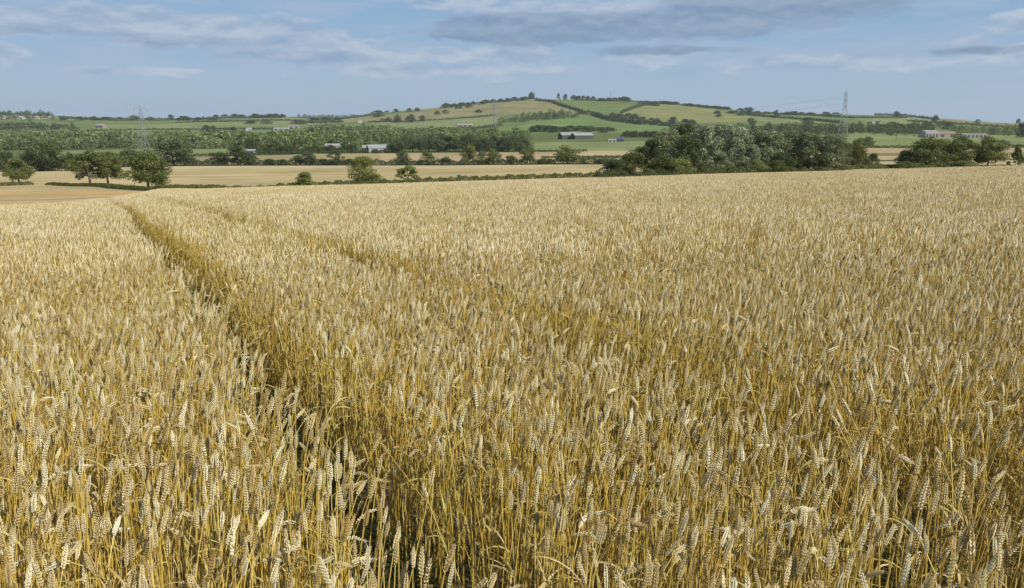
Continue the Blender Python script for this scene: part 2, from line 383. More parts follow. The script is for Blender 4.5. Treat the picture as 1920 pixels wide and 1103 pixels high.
M['leaf'] = straw_mat('wheat_leaf', (0.46, 0.34, 0.12), (0.62, 0.50, 0.24), (0.50, 0.46, 0.15), 0.3)
M['weed'] = leafy('shade_dark_weeds', (0.034, 0.046, 0.010), (0.070, 0.088, 0.016), (0.17, 0.165, 0.04))  # weed greens darkened to stand in for shade between the wheat walls
WM = [M['stem'], M['ear'], M['leaf']]

def stalk_curve(h, earl, lean, droop, n=16):
    """centre line of stem and ear in the x-z plane; returns points, tangents and where the ear starts"""
    pts = [Vector((0, 0, 0))]; L = h + earl; ds = L / n
    for i in range(n):
        s = (i + 0.5) / n; q = max(0, (s - 0.62) / 0.38)
        a = lean * s + droop * q ** 1.7
        pts.append(pts[-1] + Vector((math.sin(a), 0, math.cos(a))) * ds)
    return pts
def along(pts, s):
    f = s * (len(pts) - 1); i = min(int(f), len(pts) - 2); return pts[i].lerp(pts[i + 1], f - i), (pts[i + 1] - pts[i]).normalized()
def stem_part(mb, pts, s1, r, n, segs, tint, s0=0.0):
    P = [along(pts, s0 + (s1 - s0) * i / segs)[0] for i in range(segs + 1)]
    mb.tube(P, [r * (1.15 - 0.4 * i / segs) for i in range(segs + 1)], n, 0, tint, cap=False)
def ear_high(mb, pts, s0, rnd, tint, turn):
    n = 19; sc = rnd.uniform(0.8, 1.15)
    for i in range(n):
        f = i / (n - 1); p, d = along(pts, s0 + (1 - s0) * (f * 0.93 + 0.01))
        y = Vector((0, 1, 0)); x = d.cross(y).normalized()
        side = (x * math.cos(turn) + y * math.sin(turn)) * (1 if i % 2 else -1)
        per = d.cross(side).normalized()
        env = math.sin(math.pi * min(1, 0.22 + f * 0.72)) ** 0.6 * sc
        for k in (-1, 0, 1):
            ax = (d * 0.86 + side * (0.34 if k == 0 else 0.22) + per * 0.30 * k).normalized()
            b = p + side * 0.0016 * env + per * 0.0020 * k * env
            L = 0.0112 * env * rnd.uniform(0.8, 1.2); r = 0.0022 * env
            u = ax.orthogonal().normalized(); w_ = ax.cross(u); V = [b]
            for q, rr in ((0.35, 1.0), (0.72, 0.72)):
                for a in range(4):
                    V.append(b + ax * L * q + (u * math.cos(a * math.pi / 2) + w_ * math.sin(a * math.pi / 2)) * r * rr)
            V.append(b + ax * L)
            Fc = [(0, 1 + (a + 1) % 4, 1 + a) for a in range(4)] + [(1 + a, 1 + (a + 1) % 4, 5 + (a + 1) % 4, 5 + a) for a in range(4)] + [(5 + a, 5 + (a + 1) % 4, 9) for a in range(4)]
            mb.add(V, Fc, 1, tint + rnd.uniform(-0.05, 0.05))
        if i > n * 0.55 and i % 2 == 0:     # a short awn
            tip = p + d * 0.028 + side * 0.012
            mb.add([p + per * 0.0005, p - per * 0.0005, tip], [(0, 1, 2)], 1, tint)
def ear_mid(mb, pts, s0, rnd, tint, sides=5, rings=9, rad=0.0046):
    P = []; Rr = []
    for i in range(rings + 1):
        f = i / rings; P.append(along(pts, s0 + (1 - s0) * f)[0])
        Rr.append(rad * (0.35 if i in (0, rings) else (math.sin(math.pi * min(1, 0.25 + f * 0.68)) ** 0.6) * (1.12 if i % 2 else 0.78)))
    mb.tube(P, Rr, sides, 1, tint, cap=False)
def leaf_part(mb, pts, s, rnd, tint, L=0.16, wd=0.0045, segs=6):
    p, d = along(pts, s); a = rnd.uniform(0, 6.28); o = Vector((math.cos(a), math.sin(a), 0)); sd = Vector((-o.y, o.x, 0))
    V = []; el_ = rnd.uniform(0.2, 1.35); cur = rnd.uniform(1.2, 2.8); tw = rnd.uniform(-1.5, 1.5)
    for i in range(segs + 1):
        f = i / segs; V_ = sd * math.cos(tw * f) + Vector((0, 0, 1)) * math.sin(tw * f)
        ww = wd * (1 - f ** 2) * (0.6 + 0.4 * min(1, f * 4)) + 0.0003
        V += [p + V_ * ww, p - V_ * ww]
        ang = el_ - cur * f; p = p + (o * math.cos(ang) + Vector((0, 0, 1)) * math.sin(ang)) * L / segs
    mb.add(V, [(2 * i, 2 * i + 1, 2 * i + 3, 2 * i + 2) for i in range(segs)], 2, tint)
def rand_curve(rnd, bent=0.14):
    h = rnd.uniform(0.66, 0.78); e = rnd.uniform(0.052, 0.092)
    lean = abs(rnd.gauss(0, 0.075)); droop = rnd.uniform(0, 0.30) if rnd.random() > bent else rnd.uniform(0.7, 1.9)
    return stalk_curve(h, e, lean, droop), h / (h + e), lean, droop
# near stalks: part meshes (used by the single stalks and, merged, by the crop)
NEAR = []
rnd = random.Random(3)
for k in range(30):
    pts, s0, lean, droop = rand_curve(rnd, 0.20)
    a, b, c = MB(), MB(), []; tn = rnd.random() * 0.2
    stem_part(a, pts, s0, 0.0019, 5, 9, tn)
    ear_high(b, pts, s0, rnd, tn, rnd.uniform(0, 3.14))
    for q in range(rnd.choice([0, 1, 1, 1, 2])):
        c.append(MB()); leaf_part(c[-1], pts, rnd.uniform(0.25, 0.75), rnd, tn + q * 0.2, rnd.uniform(0.10, 0.22), rnd.uniform(0.0025, 0.0048))
    NEAR.append((a, b, c, droop, pts[-1].copy()))
def merged(parts):
    o = MB()
    for p in parts: o.v_off = len(o.v); n = len(o.v); o.v += p.v; o.f += [tuple(i + n for i in f) for f in p.f]; o.m += p.m; o.t += p.t
    return o
PROTO = [merged([p[0], p[1]] + p[2]) for p in NEAR]                                  # 0..21 single stalks
def clump(rnd, n, size, sides, rings, stem_n, segs, s_from, rad, leaves, sr=0.002):
    o = MB()
    for i in range(n):
        pts, s0, lean, droop = rand_curve(rnd, 0.10)
        q = MB(); tn = rnd.random()
        stem_part(q, pts, s0, sr, stem_n, segs, tn, s_from); ear_mid(q, pts, s0, rnd, tn, sides, rings, rad)
        if rnd.random() < leaves: leaf_part(q, pts, rnd.uniform(0.3, 0.8), rnd, tn, 0.15, 0.004, 4)
        a = rnd.gauss(0.2, 1.3); cx, sx = math.cos(a), math.sin(a); ox, oy = rnd.uniform(-size, size) / 2, rnd.uniform(-size, size) / 2
        sc = rnd.uniform(0.9, 1.06)
        n0 = len(o.v); o.v += [Vector((v[0] * cx - v[1] * sx + ox, v[0] * sx + v[1] * cx + oy, v[2] * sc)) for v in map(Vector, q.v)]
        o.f += [tuple(i + n0 for i in f) for f in q.f]; o.m += q.m; o.t += q.t
    return o
N_NEAR = len(PROTO)
for k in range(12): PROTO.append(clump(rnd, 15, 0.18, 5, 9, 3, 5, 0.0, 0.0043, 0.5))            # clumps of the middle distance
N_MID = len(PROTO)
for k in range(6): PROTO.append(clump(rnd, 150, 0.74, 4, 4, 3, 2, 0.25, 0.0056, 0.2, 0.0022))  # the far crop, 0.7 m pieces
N_FAR = len(PROTO)
for k in range(6):                                                                             # weeds and grass in the wheel tracks
    o = MB()
    for i in range(26):
        st = [Vector((rnd.uniform(-.08, .08), rnd.uniform(-.08, .08), 0)), Vector((0, 0, 1))]
        L = rnd.uniform(0.15, 0.48); pts = [st[0] + Vector((0, 0, L * j / 4)) for j in range(5)]
        q = MB(); leaf_part(q, pts, 0.0, rnd, rnd.random(), L, rnd.uniform(0.002, 0.005), 6)
        n0 = len(o.v); o.v += q.v; o.f += [tuple(i + n0 for i in f) for f in q.f]; o.m += [0] * len(q.f); o.t += q.t
    PROTO.append(o)

# where the crop stands
TRK = [(0.68, 1.04), (2.28, 2.68)]
def tq(X, Y): return (X + 0.5 * Y) / 1.118
def in_track(X, Y, pad=0.0):
    q = tq(X, Y) + 0.03 * np.sin(Y * 0.5); r = np.zeros(X.shape, bool)
    for a, b in TRK: r |= (q > a - pad) & (q < b + pad)
    return r
def crop_end(X, Y):
    """the crop stops short at the left, where the field beyond has been cut"""
    t = X / Y
    return np.interp(t, [-0.9, -0.62, -0.47, -0.42, -0.36, 0.9], [50, 54, 66, 150, 172, 178])
def scatter(d0, d1, dens, tm=0.70, near=3.6):
    n = int((tm * (d1 * d1 - d0 * d0) + 2 * near * (d1 - d0)) * dens); hm = tm * d1 + near
    Y = rng.uniform(d0, d1, int(n * 2.6)); Y = Y[rng.uniform(0, 1, len(Y)) < (tm * Y + near) / hm][:n]
    return rng.uniform(-1, 1, len(Y)) * (tm * Y + near), Y
def lowf(X, Y, f, ph): return np.sin(X * f + ph + 1.7 * np.sin(Y * f * 0.7 + ph)) * np.sin(Y * f * 0.9 - ph * 1.3 + 1.1 * np.sin(X * f * 0.6))
P_, K_, RT, SC = [], [], [], []
def put(X, Y, kind, rx, ry, rz, sc):
    P_.append(np.c_[X, Y, ground_z(X, Y)]); K_.append(kind); RT.append(np.c_[rx, ry, rz]); SC.append(sc)
ND, MD = 8.0, 24.0
X, Y = scatter(0.95, ND, 430)
k = ~in_track(X, Y) & (X * X + Y * Y > 1.0); X, Y = X[k], Y[k]; n = len(X)
# the single stalks that show largest in the photograph come out of the crop and stand as objects of their own
kind = rng.integers(0, N_NEAR, n); rz = rng.normal(0.15, 1.2, n); lo = lowf(X, Y, 1.6, 0.4)
tilt = rng.normal(0, 0.055, n); sc = rng.uniform(0.88, 1.06, n) + 0.04 * lowf(X, Y, 0.9, 2.0)
def laid(X, Y):
    r = np.zeros(X.shape)
    for cx, cy, rx_, ry_ in [(-0.78, 1.62, .42, .35), (2.5, 8.6, 1.5, 1.2), (0.9, 7.0, 1.0, .8), (2.2, 3.6, .5, .5), (4.2, 13.5, 2.2, 2.0), (-3.5, 6.5, 1.2, .8), (1.5, 2.9, .35, .3)]:
        r = np.maximum(r, np.exp(-((X - cx) / rx_) ** 2 - ((Y - cy) / ry_) ** 2))
    return r
tilt = tilt + rng.normal(0, 0.75, n) * laid(X, Y) + np.where(rng.uniform(0, 1, n) < 0.10, rng.normal(0, 0.40, n), 0)
TX = np.array([NEAR[q][4].x for q in kind]); TZ = np.array([NEAR[q][4].z for q in kind])
ex, ey, ez = X + TX * np.cos(rz) * sc, Y + TX * np.sin(rz) * sc, ground_z(X, Y) + TZ * sc
ppx, ppy = proj(ex, np.maximum(ey, 0.3), ez)
vis = (ppx > 8) & (ppx < 1912) & (ppy > 620) & (ppy < 1085) & (ey > 0.9)
order = np.argsort(np.where(vis, ex ** 2 + ey ** 2 + ez ** 2, 1e9))[:300]
single = np.zeros(n, bool); single[order] = True
SINGLES = [(X[i], Y[i], gz(X[i], Y[i]), int(kind[i]), float(rz[i]), float(tilt[i]), float(sc[i])) for i in order]
j = ~single
put(X[j], Y[j], kind[j], tilt[j], rng.normal(0.02, 0.05, j.sum()), rz[j], sc[j])
X, Y = scatter(ND, MD, 32)
k = ~in_track(X, Y, 0.05); X, Y = X[k], Y[k]; n = len(X)
put(X, Y, rng.integers(N_NEAR, N_MID, n), rng.normal(0, 0.06, n) + rng.normal(0, 0.4, n) * laid(X, Y), rng.normal(0.02, 0.05, n), rng.normal(0.1, 0.9, n), rng.uniform(0.9, 1.06, n) + 0.04 * lowf(X, Y, 0.6, 2.0))
# along the tracks the finer clumps carry on further out
X, Y = scatter(MD, 80, 32); q = tq(X, Y)
band = np.zeros(len(X), bool)
for a, b in TRK: band |= (q > a - 0.9) & (q < b + 0.9)
k = band & ~in_track(X, Y, 0.05) & (Y < crop_end(X, Y)); X, Y = X[k], Y[k]; n = len(X)
put(X, Y, rng.integers(N_NEAR, N_MID, n), rng.normal(0, 0.05, n), rng.normal(0, 0.05, n), rng.normal(0.1, 0.9, n), rng.uniform(0.9, 1.06, n))
gs = 0.70; iy = np.arange(MD - 0.3, 179, gs); XX = []; YY = []
for y in iy:
    h = 0.72 * y + 4.0; xs = np.arange(-h, h, gs) + rng.uniform(0, gs); XX.append(xs); YY.append(np.full(len(xs), y))
X = np.concatenate(XX); Y = np.concatenate(YY); X += rng.uniform(-.08, .08, len(X)); Y += rng.uniform(-.08, .08, len(Y))
k = (Y < crop_end(X, Y)) & ~((in_track(X, Y, 0.42)) & (Y < 80)); X, Y = X[k], Y[k]; n = len(X)
put(X, Y, rng.integers(N_MID, N_FAR, n), rng.normal(0, 0.03, n), rng.normal(0, 0.03, n), rng.integers(0, 4, n) * math.pi / 2 + rng.normal(0, 0.1, n), 0.97 + 0.05 * lowf(X, Y, 0.25, 2.0) + rng.uniform(-.03, .03, n))
def stuff_object(name, P, kind, rot, scl, protos, mats):
    """ONE object: its mesh holds the pattern pieces and the standing places; the nodes set the pieces on the places"""
    nP = len(P); V = [P]; Fs = []; m_i = []; tint = [np.zeros(nP)]; kd = [np.asarray(kind)]; off = nP
    for k, o in enumerate(protos):
        V.append(np.array([tuple(v) for v in o.v])); tint.append(np.array(o.t)); kd.append(np.full(len(o.v), 1000 + k))
        Fs += [tuple(i + off for i in f) for f in o.f]; m_i += o.m; off += len(o.v)
    V = np.concatenate(V); me = bpy.data.meshes.new(name); me.from_pydata(V.tolist(), [], Fs)
    for m in mats: me.materials.append(m)
    me.polygons.foreach_set('material_index', m_i); me.polygons.foreach_set('use_smooth', [True] * len(m_i))
    def attr(nm, typ, arr, fld='value'):
        a = me.attributes.new(nm, typ, 'POINT'); a.data.foreach_set(fld, np.ascontiguousarray(arr).ravel())
    nx = len(V) - nP
    attr('tint', 'FLOAT', np.concatenate(tint).astype(np.float32)); attr('kind_id', 'INT', np.concatenate(kd).astype(np.int32))
    attr('rot', 'FLOAT_VECTOR', np.r_[rot, np.zeros((nx, 3))].astype(np.float32), 'vector'); attr('scl', 'FLOAT', np.r_[scl, np.ones(nx)].astype(np.float32))
    ob = link(bpy.data.objects.new(name, me))
    ng = bpy.data.node_groups.new(name, 'GeometryNodeTree')
    ng.interface.new_socket('Geometry', in_out='INPUT', socket_type='NodeSocketGeometry'); ng.interface.new_socket('Geometry', in_out='OUTPUT', socket_type='NodeSocketGeometry')
    N, L = ng.nodes, ng.links
    gi = N.new('NodeGroupInput'); go = N.new('NodeGroupOutput'); jn = N.new('GeometryNodeJoinGeometry')
    def named(nm, typ):
        a = N.new('GeometryNodeInputNamedAttribute'); a.data_type = typ; a.inputs['Name'].default_value = nm; return a.outputs['Attribute']
    kd_ = named('kind_id', 'INT'); rt_ = named('rot', 'FLOAT_VECTOR'); sc_ = named('scl', 'FLOAT')
    e2r = N.new('FunctionNodeEulerToRotation'); L.new(rt_, e2r.inputs[0])
    def pick(v):
        c = N.new('FunctionNodeCompare'); c.data_type = 'INT'; c.operation = 'EQUAL'; L.new(kd_, c.inputs[2]); c.inputs[3].default_value = v
        s_ = N.new('GeometryNodeSeparateGeometry'); s_.domain = 'POINT'; L.new(gi.outputs[0], s_.inputs['Geometry']); L.new(c.outputs[0], s_.inputs['Selection']); return s_.outputs[0]
    for k in range(len(protos)):
        ip = N.new('GeometryNodeInstanceOnPoints')
        L.new(pick(k), ip.inputs['Points']); L.new(pick(1000 + k), ip.inputs['Instance']); L.new(e2r.outputs[0], ip.inputs['Rotation']); L.new(sc_, ip.inputs['Scale'])
        L.new(ip.outputs[0], jn.inputs[0])
    L.new(jn.outputs[0], go.inputs[0])
    md = ob.modifiers.new('stand', 'NODES'); md.node_group = ng
    return ob
SC = np.concatenate(SC); P_ = np.concatenate(P_); K_ = np.concatenate(K_); RT = np.concatenate(RT)
wheat = stuff_object('wheat', P_, K_, RT, SC, PROTO[:N_FAR], WM)
tag(wheat, 'ripe golden wheat crop filling the whole field up to the far hedge', 'wheat', kind='stuff')
print('wheat places', len(P_))
# grass and weeds along the wheel tracks, tall and dark in place of shade
X, Y = scatter(1.6, 60, 48); k = in_track(X, Y, 0.12); X, Y = X[k], Y[k]
X2, Y2 = scatter(1.8, 14, 0.5); k = (X2 > -3); X = np.r_[X, X2[k]]; Y = np.r_[Y, Y2[k]]; n = len(X)
k = Y < crop_end(X, Y); X, Y = X[k], Y[k]; n = len(X)
weeds = stuff_object('track_grass', np.c_[X, Y, ground_z(X, Y)], rng.integers(0, 6, n), np.c_[np.zeros((n, 2)), rng.uniform(0, 6.28, n)], rng.uniform(0.4, 0.95, n) * np.where(Y < 7, 1.3, 1.45), PROTO[N_FAR:], [M['weed']])
tag(weeds, 'green and yellow grass weeds, darkened to paint in shade along the wheel tracks in the wheat', 'grass', kind='stuff')
# single stalks: stem, ear and leaves, with a label by how they stand
pm = []
for k, p in enumerate(NEAR):
    pm.append([p[0].mesh('stem', WM, True), p[1].mesh('ear', WM, False), [q.mesh('leaf', WM, True) for q in p[2]]])
for X, Y, Z, k, rz_, tl, s_ in SINGLES:
    e = empty('wheat_stalk', (X, Y, Z)); e.rotation_euler = (tl, 0, rz_); e.scale = (s_, s_, s_)
    d = NEAR[k][3]
    lab = ('nearby wheat stalk with its ear bent over and hanging down' if d > 0.9 else 'nearby wheat stalk with its ear nodding to one side' if d > 0.25 else 'nearby wheat stalk with its ripe ear held upright')
    tag(e, lab, 'wheat stalk', lab.replace('stalk with its', 'stalks, the').replace('nearby ', ''))
    link(bpy.data.objects.new('stem', pm[k][0]), e); link(bpy.data.objects.new('ear', pm[k][1]), e)
    for me in pm[k][2]: link(bpy.data.objects.new('leaf', me), e)

# ------------------------------------------------------------------ trees: unit-sized patterns (1 m wide, 1 m tall), set to size where they stand
def cards(cent, nrm, size, rg, asp=0.75):
    """leaf clusters: small four-cornered blades at the given places"""
    n = len(cent); a = rg.normal(size=(n, 3)); u = np.cross(nrm, a); u /= np.linalg.norm(u, axis=1, keepdims=True) + 1e-9
    v = np.cross(nrm, u); v /= np.linalg.norm(v, axis=1, keepdims=True) + 1e-9
    s = (size * rg.uniform(0.6, 1.35, n))[:, None]
    V = np.stack([cent - u * s * 0.5, cent - v * s * 0.5 * asp + nrm * s * 0.08, cent + u * s * 0.5, cent + v * s * 0.5 * asp + nrm * s * 0.08], 1).reshape(-1, 3)
    return V, np.arange(4 * n).reshape(-1, 4)
SHAPES = {  # lowest crown, how the half-width runs with height, clump size, trunk
 'oak':    dict(z0=0.13, prof=[(0.0, .55), (0.25, .92), (0.5, 1.0), (0.75, .78), (1.0, .25)], cl=0.135, n=46),
 'dense':  dict(z0=-0.04, prof=[(0.0, .78), (0.25, .96), (0.5, 1.0), (0.75, .80), (1.0, .30)], cl=0.140, n=60),
 'poplar': dict(z0=0.06, prof=[(0.0, .60), (0.3, .85), (0.55, 1.0), (0.8, .85), (1.0, .35)], cl=0.105, n=70),
 'open':   dict(z0=0.17, prof=[(0.0, .75), (0.3, 1.0), (0.6, .95), (0.85, .60), (1.0, .25)], cl=0.115, n=34),
 'cone':   dict(z0=0.10, prof=[(0.0, .90), (0.2, 1.0), (0.5, .66), (0.8, .32), (1.0, .05)], cl=0.095, n=46),
 'shrub':  dict(z0=0.00, prof=[(0.0, .85), (0.3, 1.0), (0.6, .80), (0.85, .50), (1.0, .20)], cl=0.150, n=40),
}
def crown_arrays(shape, seed, ncards, size):
    sh = SHAPES[shape]; rg = np.random.default_rng(seed); z0 = sh['z0']; n = sh['n']
    zz = rg.uniform(0, 1, n) ** 0.85; ph = rg.uniform(0, 6.283, n)
    pr = np.interp(zz, *zip(*sh['prof'])); cl = sh['cl']
    wob = 1 + 0.16 * np.sin(ph * 2 + seed) + 0.12 * np.sin(ph * 3 + zz * 6 + seed * 2)
    rad = (0.5 * pr - cl * 0.55) * wob * np.sqrt(rg.uniform(0.12, 1, n)); rad = np.maximum(rad, 0)
    hi = 1 - cl * 0.8
    cz = z0 + cl * 0.5 + zz * (hi - z0 - cl * 0.5)
    cc = np.c_[rad * np.cos(ph), rad * np.sin(ph), cz]; cr = cl * rg.uniform(0.65, 1.3, n)
    wgt = cr ** 2; pick = rg.choice(n, ncards, p=wgt / wgt.sum())
    d = rg.normal(size=(ncards, 3)); d[:, 2] += 0.25; d /= np.linalg.norm(d, axis=1, keepdims=True)
    rr = rg.uniform(0.35, 1.05, ncards) ** 0.6
    cen = cc[pick] + d * (cr[pick] * rr)[:, None] * np.array([1, 1, 0.8])
    nr = d + rg.normal(size=d.shape) * 0.55; nr /= np.linalg.norm(nr, axis=1, keepdims=True)
    V, Q = cards(cen, nr, size, rg)
    for ax in (0, 1):
        lo_, hi_ = np.percentile(V[:, ax], [0.7, 99.3]); V[:, ax] = (V[:, ax] - (lo_ + hi_) / 2 * 0.6) / (hi_ - lo_); cc[:, ax] = (cc[:, ax] - (lo_ + hi_) / 2 * 0.6) / (hi_ - lo_)
    zt = np.percentile(V[:, 2], 99.6); V[:, 2] /= zt; cc[:, 2] /= zt
    clump_t = rg.uniform(-.2, .2, n)
    tint = np.clip(rg.uniform(0.15, 0.85, ncards) + clump_t[pick], 0, 1)
    return V, Q, np.repeat(tint, 4), cc
def trunk_mb(shape, cc, seed, H=1.0):
    rg = random.Random(seed); mb = MB(); z0 = SHAPES[shape]['z0']; r = 0.028 if shape in ('oak', 'dense', 'open') else 0.018
    top = Vector((rg.uniform(-.03, .03), rg.uniform(-.03, .03), max(0.5, z0 + 0.3)))
    mb.tube([(0, 0, -0.05), (0, 0, 0.02), top * 0.5, top], [r * 1.7, r * 1.15, r * 0.85, r * 0.45], 8)
    for c in rg.sample(list(cc), min(len(cc), 12)):
        s = Vector((0, 0, 0)).lerp(top, rg.uniform(0.45, 0.95)); e = Vector(c)
        m_ = s.lerp(e, 0.5) + Vector((0, 0, 0.02)); mb.tube([s, m_, e], [r * 0.45, r * 0.28, r * 0.08], 5, cap=False)
    return mb
TP = {}
def tree_proto(shape, leaf, lod, var):
    key = (shape, leaf, lod, var)
    if key not in TP:
        n, s = {'near': (9000, 0.034), 'mid': (2600, 0.052), 'far': (700, 0.095)}[lod]
        if shape == 'poplar' and lod == 'near': n, s = 12000, 0.029
        V, Q, t, cc = crown_arrays(shape, 100 + var * 17 + len(shape), n, s)
        cm = np_mesh('crown', V, Q, M[leaf], t); tm = trunk_mb(shape, cc, var).mesh('trunk', [M['bark']], True)
        if lod == 'far':
            tv = trunk_mb(shape, cc[:3], var); 
            tq_ = np.array([f for f in tv.f if len(f) == 4]); Va = np.array([tuple(p) for p in tv.v])
            Va[:, :2] *= 1.0; cm = np_mesh('tree', np.r_[V, Va], np.r_[Q, tq_ + len(V)], [M[leaf], M['bark']], np.r_[t, np.full(len(Va), .5)], midx=np.r_[np.zeros(len(Q)), np.ones(len(tq_))])
        TP[key] = (cm, tm)
    return TP[key]
def tree(name, cat, shape, leaf, lod, var, x, yb, yt, wpx, label, D=None, group=None, sink=0.3):
    X, Y, Z = hit(x, yb) if D is None else at(x, D, yb)
    H = gy(yt) * Y - Z; H = max(H, 1.0); Wd = wpx * Y / 1600
    if lod == 'far' or Y > 1500: sink = 0.14 * H + 0.3
    cm, tm = tree_proto(shape, leaf, lod, var); rz = random.uniform(0, 6.28)
    if lod == 'far':
        o = link(bpy.data.objects.new(name, cm)); o.location = (X, Y, Z - sink); o.rotation_euler = (0, 0, rz); o.scale = (Wd, Wd, H + sink)
    else:
        o = empty(name, (X, Y, Z - sink), rz, (Wd, Wd, H + sink))
        link(bpy.data.objects.new('trunk', tm), o); link(bpy.data.objects.new('crown', cm), o)
    tag(o, label, cat, group); return o
def hedge(name, pts, hpx, wid, leaf, label, cat='hedge', size=None, dens=1.0, D=None, group=None, seed=1, lump=0.35):
    """a hedgerow along photograph points (x, y at its foot): an uneven bank of leaves"""
    rg = np.random.default_rng(seed)
    W_ = [hit(*p) if len(p) == 2 else at(p[0], p[2], p[1]) for p in pts]
    A = np.array(W_); seg = np.linalg.norm(np.diff(A[:, :2], axis=0), axis=1); Ls = np.r_[0, np.cumsum(seg)]; L = Ls[-1]
    Dm = A[:, 1].mean(); H = hpx * Dm / 1600; size = size or max(0.28, Dm * 0.0014)
    n = int(min(26000, dens * 2.4 * L * (H * 2 + wid) / size ** 2))
    s = rg.uniform(0, L, n); px_ = np.interp(s, Ls, A[:, 0]); py_ = np.interp(s, Ls, A[:, 1])
    if len(pts) > 1:
        dx = np.interp(s, (Ls[:-1] + Ls[1:]) / 2, np.diff(A[:, 0]) / seg); dy = np.interp(s, (Ls[:-1] + Ls[1:]) / 2, np.diff(A[:, 1]) / seg)
    q = s / max(H, 0.8)
    hh = H * (1 + lump * (0.5 * np.sin(q * 0.9 + seed) * np.sin(q * 0.37 + 2 * seed) + 0.45 * np.sin(q * 2.3 + 1.3 * seed) + 0.3 * np.sin(q * 5.1 + seed)))
    a = rg.uniform(0, math.pi, n); rr = rg.uniform(0.55, 1.0, n) ** 0.5
    off = np.cos(a) * rr * wid / 2; zz = np.abs(np.sin(a)) ** 0.7 * rr * hh
    cen = np.c_[px_ - dy * off, py_ + dx * off, ground_z(px_ - dy * off, py_ + dx * off) + zz]
    nr = np.c_[-dy * np.cos(a), dx * np.cos(a), np.sin(a)] + rg.normal(size=(n, 3)) * 0.5; nr /= np.linalg.norm(nr, axis=1, keepdims=True)
    V, Q = cards(cen, nr, size, rg)
    o0 = Vector(A[0]); V = V - np.array(o0)
    o = link(bpy.data.objects.new(name, np_mesh(name, V, Q, M[leaf], np.repeat(np.clip(rg.uniform(.1, .8, n) + 0.2 * np.sin(q * 1.7), 0, 1), 4)))); o.location = o0
    tag(o, label, cat, group); return o
_v = [0]
def nv(k=3): _v[0] += 1; return _v[0] % k
T = tree
# --- along the hedge at the near edge of the stubble
T('oak_tree', 'tree', 'oak', 'oak', 'near', 0, 36, 343, 297, 50, 'small round oak standing in the hedge nearest the left edge of the picture')
T('oak_tree', 'tree', 'open', 'oak', 'near', 1, 170, 348, 283, 78, 'left one of two oaks whose crowns touch above the field edge', group='twin oaks')
T('oak_tree', 'tree', 'open', 'oak', 'near', 2, 203, 347, 285, 74, 'right one of two oaks whose crowns touch, beside the big dense oak', group='twin oaks')
T('oak_tree', 'tree', 'dense', 'oak', 'near', 0, 278, 354, 284, 78, 'biggest dense oak with leaves down to the ground where the wheel track ends')
T('bush', 'bush', 'shrub', 'light', 'near', 1, 573, 351, 323, 40, 'pointed yellow green bush standing at the wheat edge without a trunk')
T('oak_tree', 'tree', 'dense', 'light', 'near', 2, 683, 346, 294, 57, 'sunlit round oak alone in the thin hedge left of the little open tree')
T('small_tree', 'tree', 'open', 'light', 'near', 0, 765, 341, 311, 40, 'little open crowned tree with a short trunk in the thin hedge')
T('bush', 'bush', 'shrub', 'hedge', 'mid', 2, 861, 335, 328, 12, 'tiny round bush in the grassy hedge right of the little open tree')
hedge('hedge', [(0, 349), (60, 347)], 6, 2.4, 'hedge', 'short piece of dark hedge under the small round oak at left', seed=3, dens=1.2)
hedge('hedge', [(92, 347), (150, 350), (215, 354), (300, 359)], 6, 2.6, 'hedge', 'dark hedge running under the twin oaks and the big dense oak', seed=4, dens=1.2)
hedge('hedge', [(296, 361), (420, 357), (560, 351), (700, 346)], 9, 3.0, 'hedge', 'low rough hedge between the big dense oak and the round oak', seed=5, dens=1.3)
hedge('hedge', [(700, 346), (830, 341), (980, 336), (1122, 332)], 8, 3.0, 'hedge', 'thin low hedge running from the little open tree to the copse', seed=6, dens=1.3)
# --- the copse at the right; dark leaves stand in for its shaded interior
CD = 215
for x, yt, wp, lf, sh, D, lab in [
 (1187, 283, 52, 'hedge', 'dense', 196, 'low leafy green tree at the left tip of the copse'),
 (1222, 262, 50, 'dark', 'poplar', 212, 'dark tree stepping up to the copse top on its left flank'),
 (1250, 243, 62, 'silver', 'poplar', 216, 'first tall poplar from the left of the copse'),
 (1280, 234, 62, 'dark', 'poplar', 222, 'dark tall tree behind the first poplars of the copse'),
 (1292, 256, 58, 'dark', 'dense', 204, 'dark shaded tree filling the hollow of the copse'),
 (1316, 237, 60, 'silver', 'poplar', 214, 'tall silvery poplar right of the dark tree of the copse'),
 (1346, 235, 60, 'silver', 'poplar', 220, 'highest silvery poplar in the middle of the copse'),
 (1376, 238, 58, 'silver', 'poplar', 212, 'tall silvery poplar behind the pale willow clump of the copse'),
 (1348, 284, 42, 'silver', 'poplar', 196, 'small silver willow low in the copse front, the left of two'),
 (1398, 272, 46, 'silver', 'poplar', 197, 'small silver willow low in the copse front, the right of two'),
 (1408, 243, 56, 'silver', 'poplar', 216, 'pale topped poplar just right of the copse middle'),
 (1440, 246, 54, 'silver', 'poplar', 211, 'bushy poplar between the copse middle and the dark gap'),
 (1468, 246, 54, 'silver', 'poplar', 218, 'poplar standing above the dark gap in the copse'),
 (1466, 286, 44, 'dark', 'dense', 203, 'dark shaded tree in the gap of the copse'),
 (1497, 248, 56, 'silver', 'poplar', 214, 'poplar with a whitish top right of the dark gap in the copse'),
 (1528, 250, 58, 'silver', 'poplar', 209, 'broad poplar second from the right end of the copse'),
 (1560, 254, 58, 'silver', 'poplar', 206, 'end poplar of the copse beside the open wheat'),
 (1240, 292, 48, 'hedge', 'dense', 195, 'rounded green sallow in front of the left copse trees'),
 (1278, 296, 44, 'light', 'dense', 193, 'yellowish green sallow in front of the dark copse hollow')]:
    T('poplar_tree' if sh == 'poplar' else 'copse_tree', 'tree', sh, lf, 'near', nv(), x, 300, yt, wp * 1.18, lab, D=D, group='trees of the copse', sink=0.5)
